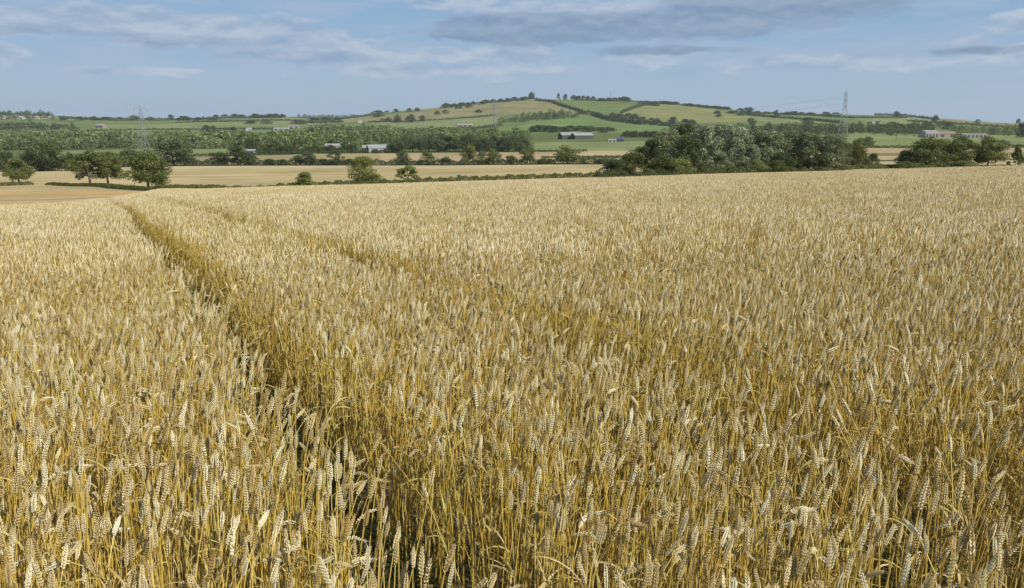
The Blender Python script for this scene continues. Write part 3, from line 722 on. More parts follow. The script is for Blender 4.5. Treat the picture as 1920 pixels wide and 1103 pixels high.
def edge_hedge(pts, hpx, lab, sd, leaf='hedge', wid=4.0): hedge('hedge', pts, hpx, wid, leaf, lab, seed=sd, dens=1.5)
edge_hedge([(1117, 331, 182), (1200, 330, 186), (1300, 328, 188)], 22, 'dark clipped hedge along the left foot of the copse', 7, 'dark')
edge_hedge([(1300, 328, 188), (1400, 325, 190), (1490, 322, 192)], 20, 'shaggy green hedge along the middle foot of the copse', 8)
edge_hedge([(1490, 322, 192), (1590, 320, 196)], 16, 'low hedge under the end poplars of the copse', 9)
T('bush', 'bush', 'shrub', 'light', 'near', 2, 1420, 318, 300, 40, 'yellow green bush in the hedge at the copse foot', D=189)
T('bush', 'bush', 'shrub', 'hedge', 'near', 0, 1455, 318, 301, 46, 'olive bush in the hedge below the dark gap of the copse', D=190)
T('bush', 'bush', 'shrub', 'dark', 'near', 1, 1150, 325, 301, 50, 'dark bush making the left tip of the copse', D=188)
T('small_tree', 'tree', 'dense', 'hedge', 'near', 1, 1600, 316, 268, 42, 'slim green tree just beyond the right end of the copse', D=235)
T('bush', 'bush', 'shrub', 'dark', 'near', 0, 1616, 314, 285, 36, 'dark round bush right of the slim green tree', D=240)
T('bush', 'bush', 'shrub', 'hedge', 'near', 2, 1637, 314, 288, 26, 'smaller dark bush ending the row beyond the copse', D=240)
edge_hedge([(1585, 318, 232), (1690, 317, 236)], 8, 'low green hedge between the copse and the right hand trees', 10)
T('bush', 'bush', 'shrub', 'dark', 'near', 1, 1696, 314, 283, 38, 'dark dense bush left of the broad right hand trees', D=232)
T('field_maple', 'tree', 'dense', 'oak', 'near', 1, 1742, 316, 258, 78, 'broad sunlit tree, left one of the pair at the right field edge', D=230)
T('field_maple', 'tree', 'dense', 'oak', 'near', 0, 1790, 315, 254, 62, 'broad tree, right one of the pair at the right field edge', D=236)
T('oak_tree', 'tree', 'oak', 'oak', 'near', 1, 1851, 314, 257, 60, 'dark tree with a bare trunk between the broad pair and the conical tree', D=234)
T('conical_tree', 'tree', 'cone', 'oak', 'near', 0, 1904, 314, 271, 27, 'small conical tree at the far right of the field edge', D=234)
edge_hedge([(1690, 318, 226), (1830, 316, 228)], 12, 'bright bushy hedge under the broad pair of trees', 11)
edge_hedge([(1826, 315, 236), (1945, 314, 238)], 5, 'thin dark hedge under the conical tree at right', 12)
T('bush', 'bush', 'shrub', 'light', 'near', 0, 1700, 318, 303, 40, 'light green bush at the foot of the broad pair of trees', D=225)
T('bush', 'bush', 'shrub', 'light', 'near', 2, 1800, 316, 302, 46, 'light green bush under the right tree of the broad pair', D=226)
# --- hedge row across mid-valley; cloud shadow is put into the dark leaf colours
row = [(12, 285, 44, 'dark', 'dense', 'dark hedge tree at the left edge behind the small round oak'), (52, 282, 40, 'dark', 'dense', 'dark hedge tree left of the tall dark oak'),
 (90, 264, 60, 'dark', 'oak', 'tall dark oak rising behind the small round oak'), (88, 296, 40, 'far', 'dense', 'dark low tree in front of the tall dark oak'), (130, 286, 36, 'dark', 'dense', 'dark hedge tree right of the tall dark oak'),
 (245, 280, 50, 'far', 'dense', 'dark tree showing between the twin oaks and the big dense oak'), (326, 263, 66, 'far', 'oak', 'tall shaded oak right behind the big dense oak'), (352, 290, 34, 'far', 'dense', 'low shaded tree right of the tall shaded oak'),
 (410, 285, 40, 'dark', 'dense', 'left tree of the dark clump in the middle hedge'), (446, 273, 42, 'dark', 'oak', 'tallest tree of the dark clump in the middle hedge'), (466, 286, 34, 'dark', 'dense', 'right tree of the dark clump in the middle hedge'),
 (505, 298, 26, 'far', 'shrub', 'first low shrub right of the dark clump'), (530, 299, 26, 'far', 'shrub', 'second low shrub right of the dark clump'), (574, 284, 44, 'far', 'oak', 'spreading shaded hedge tree beyond the pointed bush'),
 (606, 298, 26, 'far', 'shrub', 'low shrub beside the spreading shaded hedge tree'), (630, 282, 32, 'dark', 'dense', 'upright dark hedge tree left of the round oak'), (656, 299, 26, 'dark', 'shrub', 'dark shrub half behind the round oak'),
 (753, 284, 30, 'far', 'dense', 'dark pointed hedge tree above the little open tree'), (800, 285, 38, 'oak', 'dense', 'grey green hedge tree right of the little open tree'), (838, 294, 26, 'dark', 'shrub', 'dark round shrub in the middle hedge'),
 (880, 271, 32, 'oak', 'dense', 'tall hedge tree left of the three close hedge trees'), (905, 284, 26, 'oak', 'dense', 'first of three close hedge trees below the pylon'), (926, 281, 30, 'oak', 'dense', 'second of three close hedge trees below the pylon'),
 (957, 291, 28, 'hedge', 'dense', 'last of three close hedge trees, bushy and lower'), (989, 275, 34, 'oak', 'open', 'loose hedge tree with a thin crown below the hill'), (1020, 297, 34, 'hedge', 'shrub', 'rounded hedge shrub left of the pale green tree'),
 (1063, 273, 48, 'light', 'oak', 'pale green sunlit hedge tree at the end of the row'), (1094, 296, 18, 'hedge', 'shrub', 'small dark shrub right of the pale green tree'), (1130, 297, 34, 'hedge', 'shrub', 'low hedge shrub joining the copse')]
for x, yt, wp, lf, sh, lab in row:
    T('shrub' if sh == 'shrub' else 'hedge_tree', 'shrub' if sh == 'shrub' else 'tree', sh, lf, 'mid', nv(), x, 312, yt, wp, lab, D=486 if x > 200 else 430, group='trees of the middle hedge')
hedge('hedge', [(-60, 318, 436), (130, 318, 440)], 16, 4, 'dark', 'dark hedge linking the shaded trees at the left edge', seed=21)
hedge('hedge', [(225, 316, 482), (480, 313, 486)], 11, 4, 'dark', 'dark hedge behind the big dense oak and dark clump', seed=22)
hedge('hedge', [(480, 313, 486), (740, 313, 486)], 10, 4, 'dark', 'dark hedge crossing behind the pointed bush and round oak', seed=23)
hedge('hedge', [(740, 313, 486), (960, 312, 486)], 9, 4, 'dark', 'dark hedge under the three close hedge trees', seed=24)
hedge('hedge', [(960, 312, 486), (1170, 312, 486)], 11, 4, 'hedge', 'green hedge under the pale green tree', seed=25)
# --- belts of wood behind the second stubble field, leaves darkened for cloud shadow
k = 0
belt = [(495, 690, 272, 290, 716, 'dark', 'thick dark tree in the belt left of the pale barn'), (735, 992, 255, 287, 712, 'far', 'dense tree in the dark belt right of the pale barn')]
for x0, x1, yt, yb, D, lf, lab in belt:
    x = x0
    while x < x1:
        T('belt_tree', 'tree', random.choice(['dense', 'dense', 'oak']), lf, 'mid', nv(), x, yb, yt + random.uniform(-5, 7) + (8 if x > x1 - 25 or x < x0 + 12 else 0), random.uniform(22, 34), lab, D=D + random.uniform(-12, 14), group=lab.replace('tree in', 'trees of'))
        x += random.uniform(11, 16)
T('hedge_tree', 'tree', 'dense', 'dark', 'mid', 1, 470, 285, 258, 28, 'dark round tree standing in front of the pale meadow', D=740)
hedge('hedge', [(330, 292, 690), (480, 291, 690)], 5, 4, 'dark', 'dark hedge below the bright green meadow at left', seed=31)
hedge('hedge', [(480, 291, 696), (735, 289, 698)], 7, 5, 'dark', 'dark hedge under the belt in front of the pale barn', seed=32)
hedge('hedge', [(995, 284, 690), (1100, 283, 690)], 4, 4, 'dark', 'dark hedge between stubble and the bright valley meadow', seed=33)
hedge('hedge', [(1015, 293, 575), (1180, 293, 575)], 4, 4, 'dark', 'dark hedge across the second stubble left of the copse', seed=34)
hedge('hedge', [(1590, 283, 690), (1760, 282, 690)], 5, 4, 'hedge', 'green hedge at the far side of stubble right of the copse', seed=35)
hedge('hedge', [(1800, 280, 690), (1980, 279, 690)], 6, 4, 'dark', 'dark hedge behind the conical tree at right', seed=36)
for x, yt, wp, lab in [(1610, 258, 26, 'bushy tree below the right hand pylon'), (1628, 256, 22, 'second bushy tree below the right hand pylon'), (1815, 262, 20, 'bushy tree left of the dark bare trunked oak'), (1880, 262, 26, 'round tree behind the conical tree')]:
    T('hedge_tree', 'tree', 'dense', 'oak', 'mid', nv(), x, 280, yt, wp, lab, D=705, group='trees beyond the right stubble')

# ------------------------------------------------------------------ far woods that read as one mass
def wood(name, polys, spacing, hrange, leaf, label, seed, ncards=110, shape='dense'):
    ncards = int(ncards * 2.3); spacing *= 0.9
    """a far-off wood: one object; every tree has its own place, size and crown"""
    rg = np.random.default_rng(seed); Vs, Qs, Ts = [], [], []; off = 0
    pats = [crown_arrays(shape, seed * 7 + k, ncards, 0.115)[:3] for k in range(5)]
    for poly, d0, d1 in polys:
        P = np.array(poly); t0, t1 = tx(P[:, 0].min(), 250), tx(P[:, 0].max(), 250)
        ds = np.arange(d0, d1, spacing)
        for d in ds:
            xs = np.arange(t0 * d, t1 * d, spacing); xs = xs[rg.uniform(0, 1, len(xs)) < 0.95]; xs = xs + rg.uniform(-.45, .45, len(xs)) * spacing; ys = d + rg.uniform(-.45, .45, len(xs)) * spacing
            if len(xs) == 0: continue
            zs = ground_z(xs, ys); pX, pY = proj(xs, ys, zs); ok = inpoly(pX, pY, poly) & (lowf(xs, ys * 2.2, 0.011, seed) + lowf(xs, ys * 2.2, 0.024, seed * 2) < 0.38)
            for x, y, z in zip(xs[ok], ys[ok], zs[ok]):
                V, Q, t = pats[rg.integers(5)]; h = rg.uniform(*hrange) * rg.choice([0.6, 0.85, 1.0, 1.0, 1.25]); wd = h * rg.uniform(0.75, 1.25); tj = rg.uniform(-.5, .5); a = rg.uniform(0, 6.28); c, s_ = math.cos(a), math.sin(a)
                Vs.append(np.c_[(V[:, 0] * c - V[:, 1] * s_) * wd + x, (V[:, 0] * s_ + V[:, 1] * c) * wd + y, V[:, 2] * (h + .5) + z - .5]); Qs.append(Q + off); off += len(V)
                Ts.append(np.clip(t * 0.6 + 0.25 + tj, 0, 1))
    if not Vs: print('EMPTY WOOD', name, label); return
    o = link(bpy.data.objects.new(name, np_mesh(name, np.concatenate(Vs), np.concatenate(Qs), M[leaf], np.concatenate(Ts))))
    tag(o, label, 'wood', kind='stuff'); return o
wood('valley_wood', [([(-120,252),(130,257),(170,265),(330,268),(480,267),(690,270),(690,276),(480,279),(300,280),(-120,284)], 860, 1500)],
     11, (9, 15), 'wood', 'long mixed green wood across the valley floor at left', 41, 120)
wood('valley_wood', [([(-120,236),(60,238),(140,243),(150,252),(-120,252)], 1350, 2200)], 16, (9, 14), 'far', 'darker wood below the village hill at far left', 42, 80)
wood('plantation', [([(560,264),(585,248),(610,244),(700,244),(705,252),(690,266)], 1200, 1900)], 10, (9, 12), 'wood', 'even light green plantation in front of the hill foot', 43, 90, 'cone')
wood('valley_wood', [([(690,254),(760,254),(800,256),(860,258),(990,262),(995,268),(690,270)], 930, 1500)], 12, (9, 14), 'wood', 'scattered wood behind the dark belt below the hill', 44, 90)
wood('thicket', [([(930,231),(985,219),(1050,212),(1085,216),(1085,221),(1010,227),(945,234)], 1900, 2650)], 15, (8, 13), 'far', 'dark thicket climbing the hillside right of the middle pylon', 45, 70)
wood('valley_wood', [([(1240,252),(1440,249),(1500,244),(1700,245),(1750,248),(1720,256),(1400,256)], 1050, 1900)], 16, (9, 14), 'far', 'dark wood behind the copse and the right hand pylon', 46, 70)
wood('valley_wood', [([(1780,246),(1990,248),(1990,258),(1790,254)], 1000, 1700)], 17, (8, 13), 'wood', 'broken wood beyond the long pale shed at far right', 47, 70)
wood('village_trees', [([(-140,212),(40,211),(105,218),(100,226),(-140,226)], 2250, 2750)], 24, (9, 15), 'far', 'trees of the hilltop village at the far left skyline', 48, 70)
wood('ridge_wood', [([(560,217),(690,217),(690,223),(560,223)], 6000, 7300)], 60, (16, 24), 'far', 'blue distant wooded ridge in the saddle left of the hill', 49, 60)

# ------------------------------------------------------------------ hedges and trees of the far slopes
def far_hedge(pts, h, label, sd, wid=6, leaf='far', group=None): return hedge('hedge', pts, h, wid, leaf, label, seed=sd, dens=1.3, group=group, lump=0.5, size=1.9)
far_hedge([(1003,189),(1035,193),(1060,202),(1092,211)], 4.5, 'hedge dropping from the hilltop tree between tan and green fields', 51)
far_hedge([(1085,214),(1110,216),(1145,227),(1200,234),(1268,238)], 7, 'thick hedge curving down the hill to the copse', 52, 10)
far_hedge([(690,230),(760,229),(800,227),(880,222),(930,217)], 2.6, 'thin hedge between the tan hilltop and the green slope', 53)
far_hedge([(1165,213),(1190,203),(1215,197),(1232,195)], 4, 'hedge rising to the skyline right of the green hilltop field', 54)
far_hedge([(770,247),(850,243),(905,241),(940,236)], 4, 'hedge under the upper green slope near the small barn', 55)
far_hedge([(640,224),(700,216),(730,210)], 3.5, 'hedge climbing out of the saddle to the hill', 56)
far_hedge([(1400,216),(1460,222),(1520,226),(1580,232)], 4, 'hedge crossing the right shoulder of the hill', 57)
far_hedge([(1440,213),(1520,217),(1600,222),(1700,222)], 3, 'upper hedge along the right shoulder of the hill', 58)
far_hedge([(838,201),(880,196),(930,191),(985,187)], 3, 'thin hedge along the left crest of the hill', 66)
far_hedge([(1075,189),(1180,191),(1275,196),(1370,206)], 2.6, 'thin hedge along the skyline right of the hilltop', 67)
far_hedge([(1640,217),(1680,217),(1720,221),(1760,226)], 4, 'hedge along the crest at the right of the hill', 59)
far_hedge([(1700,228),(1780,233),(1860,238),(1930,241)], 4, 'long hedge below the small bare hill at far right', 60)
far_hedge([(330,231),(420,229),(520,227),(620,229)], 3, 'hedge across the left green slope below the skyline', 61)
far_hedge([(110,222),(210,227),(330,226),(420,224)], 4, 'uneven hedge along the left skyline beside the village', 62)
far_hedge([(170,246),(300,244),(420,243),(520,243)], 3, 'hedge along the pale strip of grass beyond the left wood', 63)
far_hedge([(380,224),(450,222),(520,219)], 4, 'hedge along the left crest of pale green pasture', 64)
far_hedge([(700,255),(760,250),(830,250)], 4, 'hedge by the road left of the small barn', 65)
def row_trees(spec, name, label, group, leaf='far', shape='shrub', D=None):
    for x, yb, yt, wp in spec:
        o = T(name, 'tree' if 'bush' not in name else 'bush', shape, leaf, 'far', nv(), x, yb, yt, wp * 1.65, label, D=D, group=group)
# standing out one by one
T('hilltop_tree', 'tree', 'dense', 'far', 'mid', 0, 997, 187, 172, 13, 'round lone tree on the very top of the hill')
T('conifer', 'tree', 'cone', 'far', 'mid', 1, 1047, 186, 174, 7, 'thin conifer on the hilltop right of the round lone tree')
T('hilltop_tree', 'tree', 'dense', 'far', 'mid', 1, 1060, 187, 176, 9, 'small dark tree beside the thin conifer on the hilltop')
T('slope_tree', 'tree', 'dense', 'far', 'mid', 2, 709, 219, 207, 24, 'dark bushy tree where the hill starts at the saddle')
T('slope_tree', 'tree', 'dense', 'far', 'mid', 0, 746, 230, 215, 15, 'leftmost of three trees on the lower tan slope')
T('slope_tree', 'tree', 'oak', 'far', 'mid', 1, 770, 230, 214, 19, 'middle and widest of three trees on the lower tan slope')
T('slope_tree', 'tree', 'open', 'far', 'mid', 2, 792, 229, 216, 13, 'rightmost of three trees on the lower tan slope')
T('slope_tree', 'tree', 'dense', 'far', 'mid', 1, 1402, 216, 201, 23, 'largest dark tree on the right shoulder of the hill')
T('slope_tree', 'tree', 'dense', 'far', 'mid', 2, 1388, 217, 203, 18, 'dark tree left of the largest one on the right shoulder')
T('slope_tree', 'tree', 'oak', 'far', 'mid', 0, 1456, 219, 206, 13, 'single tree right of the largest one on the right shoulder')
T('slope_tree', 'tree', 'dense', 'far', 'mid', 1, 1408, 234, 221, 18, 'round tree on the slope just above the copse')
T('slope_tree', 'tree', 'dense', 'far', 'mid', 2, 1515, 232, 220, 26, 'wide tree on the slope left of the right hand pylon')
T('crest_tree', 'tree', 'dense', 'far', 'mid', 0, 1681, 219, 208, 13, 'tree on the crest right of the right hand pylon')
T('crest_tree', 'tree', 'dense', 'far', 'mid', 1, 1753, 229, 216, 14, 'dark tree in front of the small bare hill at far right')
T('crest_tree', 'tree', 'dense', 'far', 'mid', 2, 1833, 232, 224, 11, 'small tree on the low skyline right of the bare hill')
T('crest_tree', 'tree', 'dense', 'far', 'mid', 0, 1909, 232, 222, 8, 'single dark tree on the skyline at the far right edge')
T('edge_tree', 'tree', 'dense', 'dark', 'mid', 1, 1914, 262, 229, 20, 'tall dark tree cut by the right edge of the picture', D=1050)
T('crest_tree', 'tree', 'dense', 'far', 'mid', 2, 320, 226, 215, 13, 'round tree standing above the left skyline hedge')
T('crest_tree', 'tree', 'dense', 'far', 'mid', 0, 252, 225, 216, 20, 'broad tree on the left skyline beside the left pylon')
row_trees([(x, 226, 218 + random.uniform(-1, 2), random.uniform(10, 17)) for x in (120, 150, 176, 200, 225, 285, 345, 372, 398)], 'skyline_tree', 'tree of the broken row on the left skyline between village and saddle', 'trees on the left skyline')
row_trees([(x, 221, 214 + random.uniform(-1, 2), random.uniform(9, 14)) for x in (405, 422, 440, 452, 478, 492, 506, 518, 528)], 'skyline_tree', 'tree of the dark clump on the left crest before the saddle', 'clump on the left crest')
row_trees([(x, yt + 7, yt, w_) for x, yt, w_ in [(742,204,8),(768,203,8),(783,202,8),(832,196,10),(842,195,9),(853,194,10),(866,192,11),(878,192,8),(887,190,7),(911,187,12),(925,186,9),(940,185,9),(952,184,9),(965,182,12),(978,182,10),(985,181,9)]], 'skyline_tree', 'small tree of the row on the left crest of the hill', 'trees on the left crest of the hill')
row_trees([(x, 190, yt, w_) for x, yt, w_ in [(1125,184,10),(1133,184,9),(1142,183,10),(1152,183,10),(1162,182,11),(1171,181,12),(1177,183,9)]], 'skyline_tree', 'tree of the flat dark clump by the thin mast', 'clump by the mast')
row_trees([(x, 193 + (x - 1200) * 0.075, 187.5 + (x - 1200) * 0.075 + random.uniform(-1, 1.2), random.uniform(7, 11)) for x in range(1076, 1118, 9)] + [(x, 195.5 + max(0, x - 1240) * .06, 189 + max(0, x - 1240) * .06 + random.uniform(-1, 1), random.uniform(8, 12)) for x in range(1202, 1274, 9)], 'skyline_tree', 'small tree of the hedge row right of the mast clump', 'skyline row right of the mast')
row_trees([(x, 199 + (x - 1285) * 0.085, 193.5 + (x - 1285) * 0.085 + random.uniform(-1, 1), random.uniform(8, 12)) for x in range(1285, 1366, 8)], 'skyline_tree', 'small tree of the row sloping down the right skyline', 'row sloping down the right skyline')
row_trees([(x, 214 + (x - 1420) * 0.02, 208 + (x - 1420) * 0.02 + random.uniform(-1, 1), random.uniform(9, 15)) for x in (1372, 1420, 1436, 1474, 1488, 1503, 1520, 1548, 1566)], 'skyline_tree', 'tree scattered along the right shoulder of the skyline', 'trees on the right shoulder')
row_trees([(x, yb, yb - h, w_) for x, yb, h, w_ in [(1150,222,11,12),(1162,223,10,12),(1178,226,14,14),(1192,227,14,14),(1205,229,10,11),(1222,230,9,9),(1232,232,11,11),(1262,232,13,14),(1285,236,13,16),(1296,236,12,14)]], 'slope_tree', 'tree growing in the thick hedge that curves down the hill', 'trees in the curving hedge')
row_trees([(x, 247 + random.uniform(-2, 2), 237 + random.uniform(-3, 2), random.uniform(13, 20)) for x in range(1000, 1150, 10)], 'foot_tree', 'dark tree of the belt along the hill foot below the green slope', 'belt along the hill foot')
row_trees([(x, 258, 246 + random.uniform(-1.5, 1.5), random.uniform(8, 10)) for x in range(1170, 1236, 6)], 'foot_tree', 'slim tree of the even row beside the blue shed', 'even row beside the blue shed', shape='cone')
row_trees([(x, yb, yb - 7, 9) for x, yb in [(838,200),(860,204),(880,202),(904,196),(820,215),(835,213),(898,212),(728,228),(718,229),(730,227),(1230,199),(1222,198),(1345,214),(1348,220)]], 'gorse_bush', 'small bush dotted about the tan hill slope', 'bushes on the hill', shape='shrub')
row_trees([(x, yb, yb - h, w_) for x, yb, h, w_ in [(388,252,17,14),(402,251,15,16),(420,252,13,16),(438,250,12,12),(470,233,9,14),(560,233,9,20),(590,231,10,22),(612,230,11,16),(632,230,9,14),(500,232,8,14)]], 'hedgerow_tree', 'tree in the hedgerows of the left slope below the saddle', 'hedgerow trees of the left slope')
row_trees([(x, yb, yb - h, w_) for x, yb, h, w_ in [(1690,248,14,18),(1652,247,13,18),(1668,246,12,16),(1716,243,14,16),(1740,240,12,16),(1780,243,14,20),(1770,238,12,20)]], 'hedgerow_tree', 'tree between the fields right of the right hand pylon', 'hedgerow trees right of the pylon')

# ------------------------------------------------------------------ farm buildings
M['roof_grey'] = plain('sheet_roof', (0.26, 0.27, 0.28), 0.6); M['roof_tile'] = plain('tile_roof', (0.20, 0.145, 0.125), 0.8); M['roof_pale'] = plain('pale_roof', (0.28, 0.265, 0.255), 0.6)
M['wall_pale'] = plain('pale_cladding', (0.30, 0.29, 0.275), 0.7); M['wall_white'] = plain('white_render', (0.50, 0.49, 0.47), 0.8); M['wall_dark'] = plain('dark_boards', (0.055, 0.055, 0.058), 0.8); M['wall_brick'] = plain('brick', (0.26, 0.20, 0.165), 0.9)
M['glass'] = plain('window_glass', (0.05, 0.06, 0.07), 0.15); M['blue'] = plain('blue_sheet', (0.045, 0.07, 0.24), 0.5); M['steel'] = plain('galvanised_steel', (0.27, 0.29, 0.31), 0.6, 0.2)
def house(name, label, x, yb, w_, d_, he, hr, rot, wall, roof, doors=1, windows=2, D=None, cat='barn', open_front=False, group=None, chimney=False):
    X, Y, Z = hit(x, yb) if D is None else at(x, D, yb); e = empty(name, (X, Y, Z), R(rot)); tag(e, label, cat, group)
    b = MB(); b.box(-w_ / 2, w_ / 2, -d_ / 2, d_ / 2, -1, he)
    for s_ in (-1, 1): b.add([(s_ * w_ / 2, -d_ / 2, he), (s_ * w_ / 2, d_ / 2, he), (s_ * w_ / 2, 0, hr)], [(0, 1, 2)])
    b.build('wall', M[wall], e)
    r = MB(); o = 0.35; th = 0.18; sl = (hr - he) / (d_ / 2)
    for s_ in (-1, 1):
        y1, z1 = s_ * (d_ / 2 + o), he - sl * o + 0.03
        V = [(-w_ / 2 - o, 0, hr + 0.03), (w_ / 2 + o, 0, hr + 0.03), (w_ / 2 + o, y1, z1), (-w_ / 2 - o, y1, z1)]
        r.add(V + [(a, b_, c + th) for a, b_, c in V], [(0, 1, 2, 3), (4, 5, 6, 7), (0, 1, 5, 4), (1, 2, 6, 5), (2, 3, 7, 6), (3, 0, 4, 7)])
    ro = r.build('roof', M[roof], e)
    if chimney:
        c = MB(); c.box(w_ * .3, w_ * .3 + .8, -.4, .4, hr - .6, hr + 1.3); c.build('chimney', M['wall_brick'], ro)
    for k in range(doors):
        q = MB(); cx = (k + .5) / doors * w_ - w_ / 2; dw = min(2.4, w_ / doors * .36)
        if cat == 'house': dw = 0.55
        q.box(cx - dw, cx + dw, -d_ / 2 - 0.06, -d_ / 2 + .02, 0, min(he * .8, 4.2) if cat != 'house' else 2.1); q.build('door', M['wall_dark'], e)
    if open_front:
        q = MB(); q.box(-w_ / 2 - 0.06, -w_ / 2 + .02, -d_ * .36, d_ * .36, 0, he * 0.95); q.build('shaded_gable_opening', M['wall_dark'], e)  # flat dark panel stands in for the unlit open gable
    for k in range(windows):
        q = MB(); cx = (k + .5) / windows * w_ - w_ / 2 + (0.9 if cat == 'house' else 0)
        z_ = he * .62; q.box(cx - .5, cx + .5, -d_ / 2 - 0.05, -d_ / 2 + .02, z_ - .5, z_ + .5); q.build('window', M['glass'], e)
    return e
house('barn', 'pale long barn with a dark open gable left of the dark tree belt', 712, 284, 20, 11, 4.2, 6.6, 20, 'wall_pale', 'roof_grey', 2, 0, D=704, open_front=True)
house('shed', 'low pale roofed shed just left of the pale long barn', 690, 284, 9, 8, 3.8, 5.6, 12, 'wall_dark', 'roof_pale', 1, 0, D=720)
house('shed', 'small pale roof showing over the dark belt of trees', 625, 279, 14, 7, 3.4, 5.2, 5, 'wall_pale', 'roof_pale', 1, 0, D=800)
house('shed', 'small blue grey shed beside the dark round tree', 472, 288, 6.5, 5, 3, 4.2, 0, 'wall_pale', 'roof_grey', 1, 0, D=726)
house('barn', 'left one of two dark barns with pale roofs below the hill', 1066, 260, 24, 13, 4.8, 7.8, 22, 'wall_dark', 'roof_grey', 0, 0, D=1080, open_front=True)
house('barn', 'right one of two dark barns with pale roofs below the hill', 1091, 260, 26, 13, 4.5, 7.5, 22, 'wall_dark', 'roof_grey', 0, 0, D=1070, open_front=True)
house('shed', 'white farm shed with low roof next to the blue shed', 1147, 266, 8, 5, 2.2, 3.0, 5, 'wall_white', 'roof_grey', 2, 0, D=905)
house('shed', 'bright blue sheeted shed at the farm below the hill', 1163, 265, 7, 5, 2.4, 3.4, -8, 'blue', 'blue', 1, 0, D=915)
house('barn', 'small barn with a pale roof on the green slope left of the middle pylon', 872, 238, 30, 12, 3.8, 6.2, 6, 'wall_brick', 'roof_pale', 3, 0)
house('barn', 'long pale roof below the small barn on the green slope', 874, 250, 30, 9, 3.0, 5.0, 4, 'wall_pale', 'roof_grey', 2, 0)
house('barn', 'pinkish pale roofed barn among trees on the left slope', 190, 240, 24, 13, 5.0, 8.5, -25, 'wall_brick', 'roof_pale', 2, 0)
house('house', 'small white house among trees in the left valley', 467, 247, 10, 8, 5.0, 7.0, 10, 'wall_white', 'roof_grey', 1, 3, cat='house')
house('shed', 'long pale shed on the left slope, lower of two', 528, 245, 30, 11, 3.5, 5.5, 10, 'wall_pale', 'roof_grey', 3, 0)
house('shed', 'pinkish roofed shed on the left slope, upper of two', 551, 241, 22, 11, 4.5, 7.5, 12, 'wall_pale', 'roof_tile', 2, 0)
house('house', 'tiny white house on the slope left of the three slope trees', 675, 231, 8, 7, 4.5, 6.5, 0, 'wall_white', 'roof_grey', 1, 2, cat='house')
house('barn', 'grey white cladded building with rows of panels beside the right hand trees', 1740, 259, 17, 12, 6.5, 8.0, 14, 'wall_pale', 'roof_pale', 4, 8, D=960)
house('barn', 'brown roofed farm range right of the grey white building', 1770, 255, 24, 12, 4.0, 6.8, 8, 'wall_brick', 'roof_tile', 2, 0, D=1010)
house('shed', 'long low pale frame shed at the far right', 1824, 256, 31, 9, 3.8, 4.6, 4, 'wall_pale', 'roof_pale', 6, 6, D=1030)
house('house', 'white farmhouse with dark roof right of the right hand pylon', 1643, 236, 20, 9, 5, 8, 5, 'wall_white', 'roof_grey', 2, 4, cat='house', chimney=True)
house('house', 'brick house right of the white farmhouse', 1680, 237, 16, 9, 5, 8, -12, 'wall_brick', 'roof_tile', 1, 4, cat='house', chimney=True)
for i, (x, yb) in enumerate([(6, 223), (18, 224), (30, 222), (42, 224), (56, 223), (70, 224), (82, 223), (94, 224)]):
    house('village_house', 'small pale house among the trees of the hilltop village', x, yb, random.uniform(11, 16), 8, 5.5, 9, random.uniform(-30, 30), ['wall_white', 'wall_brick', 'wall_pale'][i % 3], ['roof_tile', 'roof_grey'][i % 2], 1, 3, cat='house', group='houses of the hilltop village', chimney=True)

# ------------------------------------------------------------------ pylons, mast, poles, wires
def pylon_parts(H=46.0, base=4.6, arms=(6.2, 7.4, 6.6)):
    """steel lattice tower: four legs that bend in at the waist, cross bracing, three pairs of arms, peak"""
    r = 0.125; w_ = MB()
    lev = [(0, base), (8, 3.75), (15, 3.0), (21, 2.4), (26, 1.9), (30, 1.55), (34, 1.4), (38, 1.25), (42, 1.1)]
    cor = lambda z, h: [Vector((a * h, b * h, z)) for a, b in ((-1, -1), (1, -1), (1, 1), (-1, 1))]
    C_ = [cor(z, h) for z, h in lev]
    for i in range(len(C_) - 1):
        for k in range(4):
            k2 = (k + 1) % 4
            w_.tube([C_[i][k], C_[i + 1][k]], r * (1.25 if i < 4 else 0.95), 4)
            w_.tube([C_[i][k], C_[i + 1][k2]], r * 0.62, 4); w_.tube([C_[i][k2], C_[i + 1][k]], r * 0.62, 4)
            w_.tube([C_[i + 1][k], C_[i + 1][k2]], r * 0.62, 4)
    for k in range(4): w_.tube([C_[-1][k], Vector((0, 0, H))], r * .9, 4)
    body = w_.mesh('lattice_tower', [M['steel']]); A, I = [], []
    for z, L in zip((29.5, 35.5, 41.5), arms):
        a = MB()
        for s_ in (-1, 1):
            tip = Vector((s_ * L, 0, z + 0.4)); hw = 1.4
            for yy in (-1, 1):
                a.tube([Vector((s_ * hw, yy * 1.2, z)), tip], r * .8, 4); a.tube([Vector((s_ * hw, yy * 1.0, z + 1.9)), tip], r * .7, 4)
            for f in (.3, .6): a.tube([Vector((s_ * hw, -1.2, z)).lerp(tip, f), Vector((s_ * hw, 1.2, z)).lerp(tip, f)], r * .5, 4)
        A.append(a.mesh('cross_arm', [M['steel']]))
        for s_ in (-1, 1):
            q = MB(); q.tube([(s_ * L, 0, z + .3), (s_ * L, 0, z - .2), (s_ * L, 0, z - 3.2), (s_ * L, 0, z - 3.4)], [.05, .17, .17, .05], 6); I.append(q.mesh('insulator', [M['wall_brick']]))
    return body, A, I, arms
PB = pylon_parts()
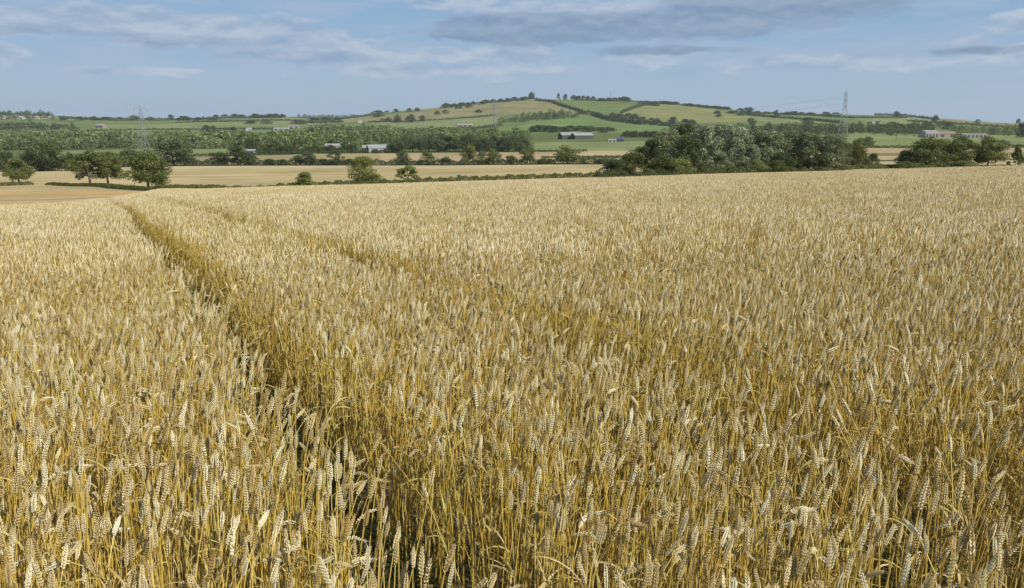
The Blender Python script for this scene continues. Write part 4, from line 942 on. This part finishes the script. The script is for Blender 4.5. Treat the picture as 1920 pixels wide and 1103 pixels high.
def pylon(x, yb, yt, D, rot, label):
    X, Y, Z = at(x, D, yb); Z = min(Z, gy(yb) * Y + 1.0); s_ = (gy(yt) * Y - Z) / 46.0
    e = empty('pylon', (X, Y, Z - .1), R(rot), (s_, s_, s_)); tag(e, label, 'pylon', 'pylons of the power line')
    link(bpy.data.objects.new('lattice_tower', PB[0]), e)
    for m_ in PB[1]: link(bpy.data.objects.new('cross_arm', m_), e)
    for m_ in PB[2]: link(bpy.data.objects.new('insulator', m_), e)
    c, sn = math.cos(R(rot)), math.sin(R(rot))
    return [Vector((X + sd * L * s_ * c, Y + sd * L * s_ * sn, Z + (z - 3.3) * s_)) for z, L in zip((29.5, 35.5, 41.5), PB[3]) for sd in (-1, 1)]
pl = pylon(270, 284, 196, 880, 0, 'left pylon standing in the valley wood with its feet above the big oak')
pm_ = pylon(927, 259, 188, 1120, 62, 'middle pylon standing behind the dark tree belt in front of the hill')
pr = pylon(1580, 257, 166, 900, 72, 'right and tallest looking pylon beside the copse against the sky')
def cable(a, b, sag, label):
    mb = MB(); P = []
    for i in range(25):
        f = i / 24; p = a.lerp(b, f); p.z -= sag * 4 * f * (1 - f); P.append(p)
    mb.tube(P, 0.08, 4, cap=False); tag(mb.build('power_cable', M['steel']), label, 'power cable', 'power cables between the pylons')
off_l = [p + Vector((-430, -160, 2)) for p in pl]; off_r = [p + Vector((420, -190, 0)) for p in pr]
for k in (0, 2, 4):
    cable(off_l[k], pl[k], 11, 'thin power cable running from the left pylon out of the picture')
    cable(pl[k + 1], pm_[k], 13, 'thin power cable hanging between the left and the middle pylon')
    cable(pm_[k + 1], pr[k], 13, 'thin power cable hanging between the middle and the right pylon')
X, Y, Z = at(1145, 2760, 188); mb = MB(); h_ = gy(168) * Y - Z
mb.tube([(0, 0, -1), (0, 0, h_ * .55), (0, 0, h_)], [.55, .42, .2], 8)
mast = empty('radio_mast', (X, Y, Z)); tag(mast, 'thin radio mast rising from the flat dark clump on the hilltop', 'mast'); mb.build('mast_pole', M['wall_dark'], mast)
for zf in (.72, .86):
    q = MB(); q.tube([(-1.6, 0, h_ * zf), (1.6, 0, h_ * zf)], .25, 6); q.build('antenna', M['steel'], mast)
X, Y, Z = at(1679, 830, 272); h_ = gy(253) * Y - Z
pole = empty('wooden_pole', (X, Y, Z)); tag(pole, 'dark wooden pole with a crossbar in the meadow left of the grey white building', 'pole')
mb = MB(); mb.tube([(0, 0, -.5), (0, 0, h_)], [.22, .16], 8); mb.build('post', M['bark'], pole)
mb = MB(); mb.box(-1.3, 1.3, -.24, -.18, h_ - .9, h_ - .7); mb.build('crossbar', M['bark'], pole)

# ------------------------------------------------------------------ the air over the valley
m, t_, out = mat('haze')
pv = t_.add('ShaderNodeVolumePrincipled'); pv.inputs['Color'].default_value = (0.80, 0.88, 1.0, 1); pv.inputs['Density'].default_value = 0.000045; pv.inputs['Anisotropy'].default_value = 0.2
t_.l.new(pv.outputs[0], out.inputs['Volume'])
mb = MB(); mb.box(-9400, 9400, -40, 9900, -330, 165); hz = mb.build('haze', m); tag(hz, 'thin pale summer haze in the air over the valley', 'haze', kind='stuff')
m.cycles.homogeneous_volume = True
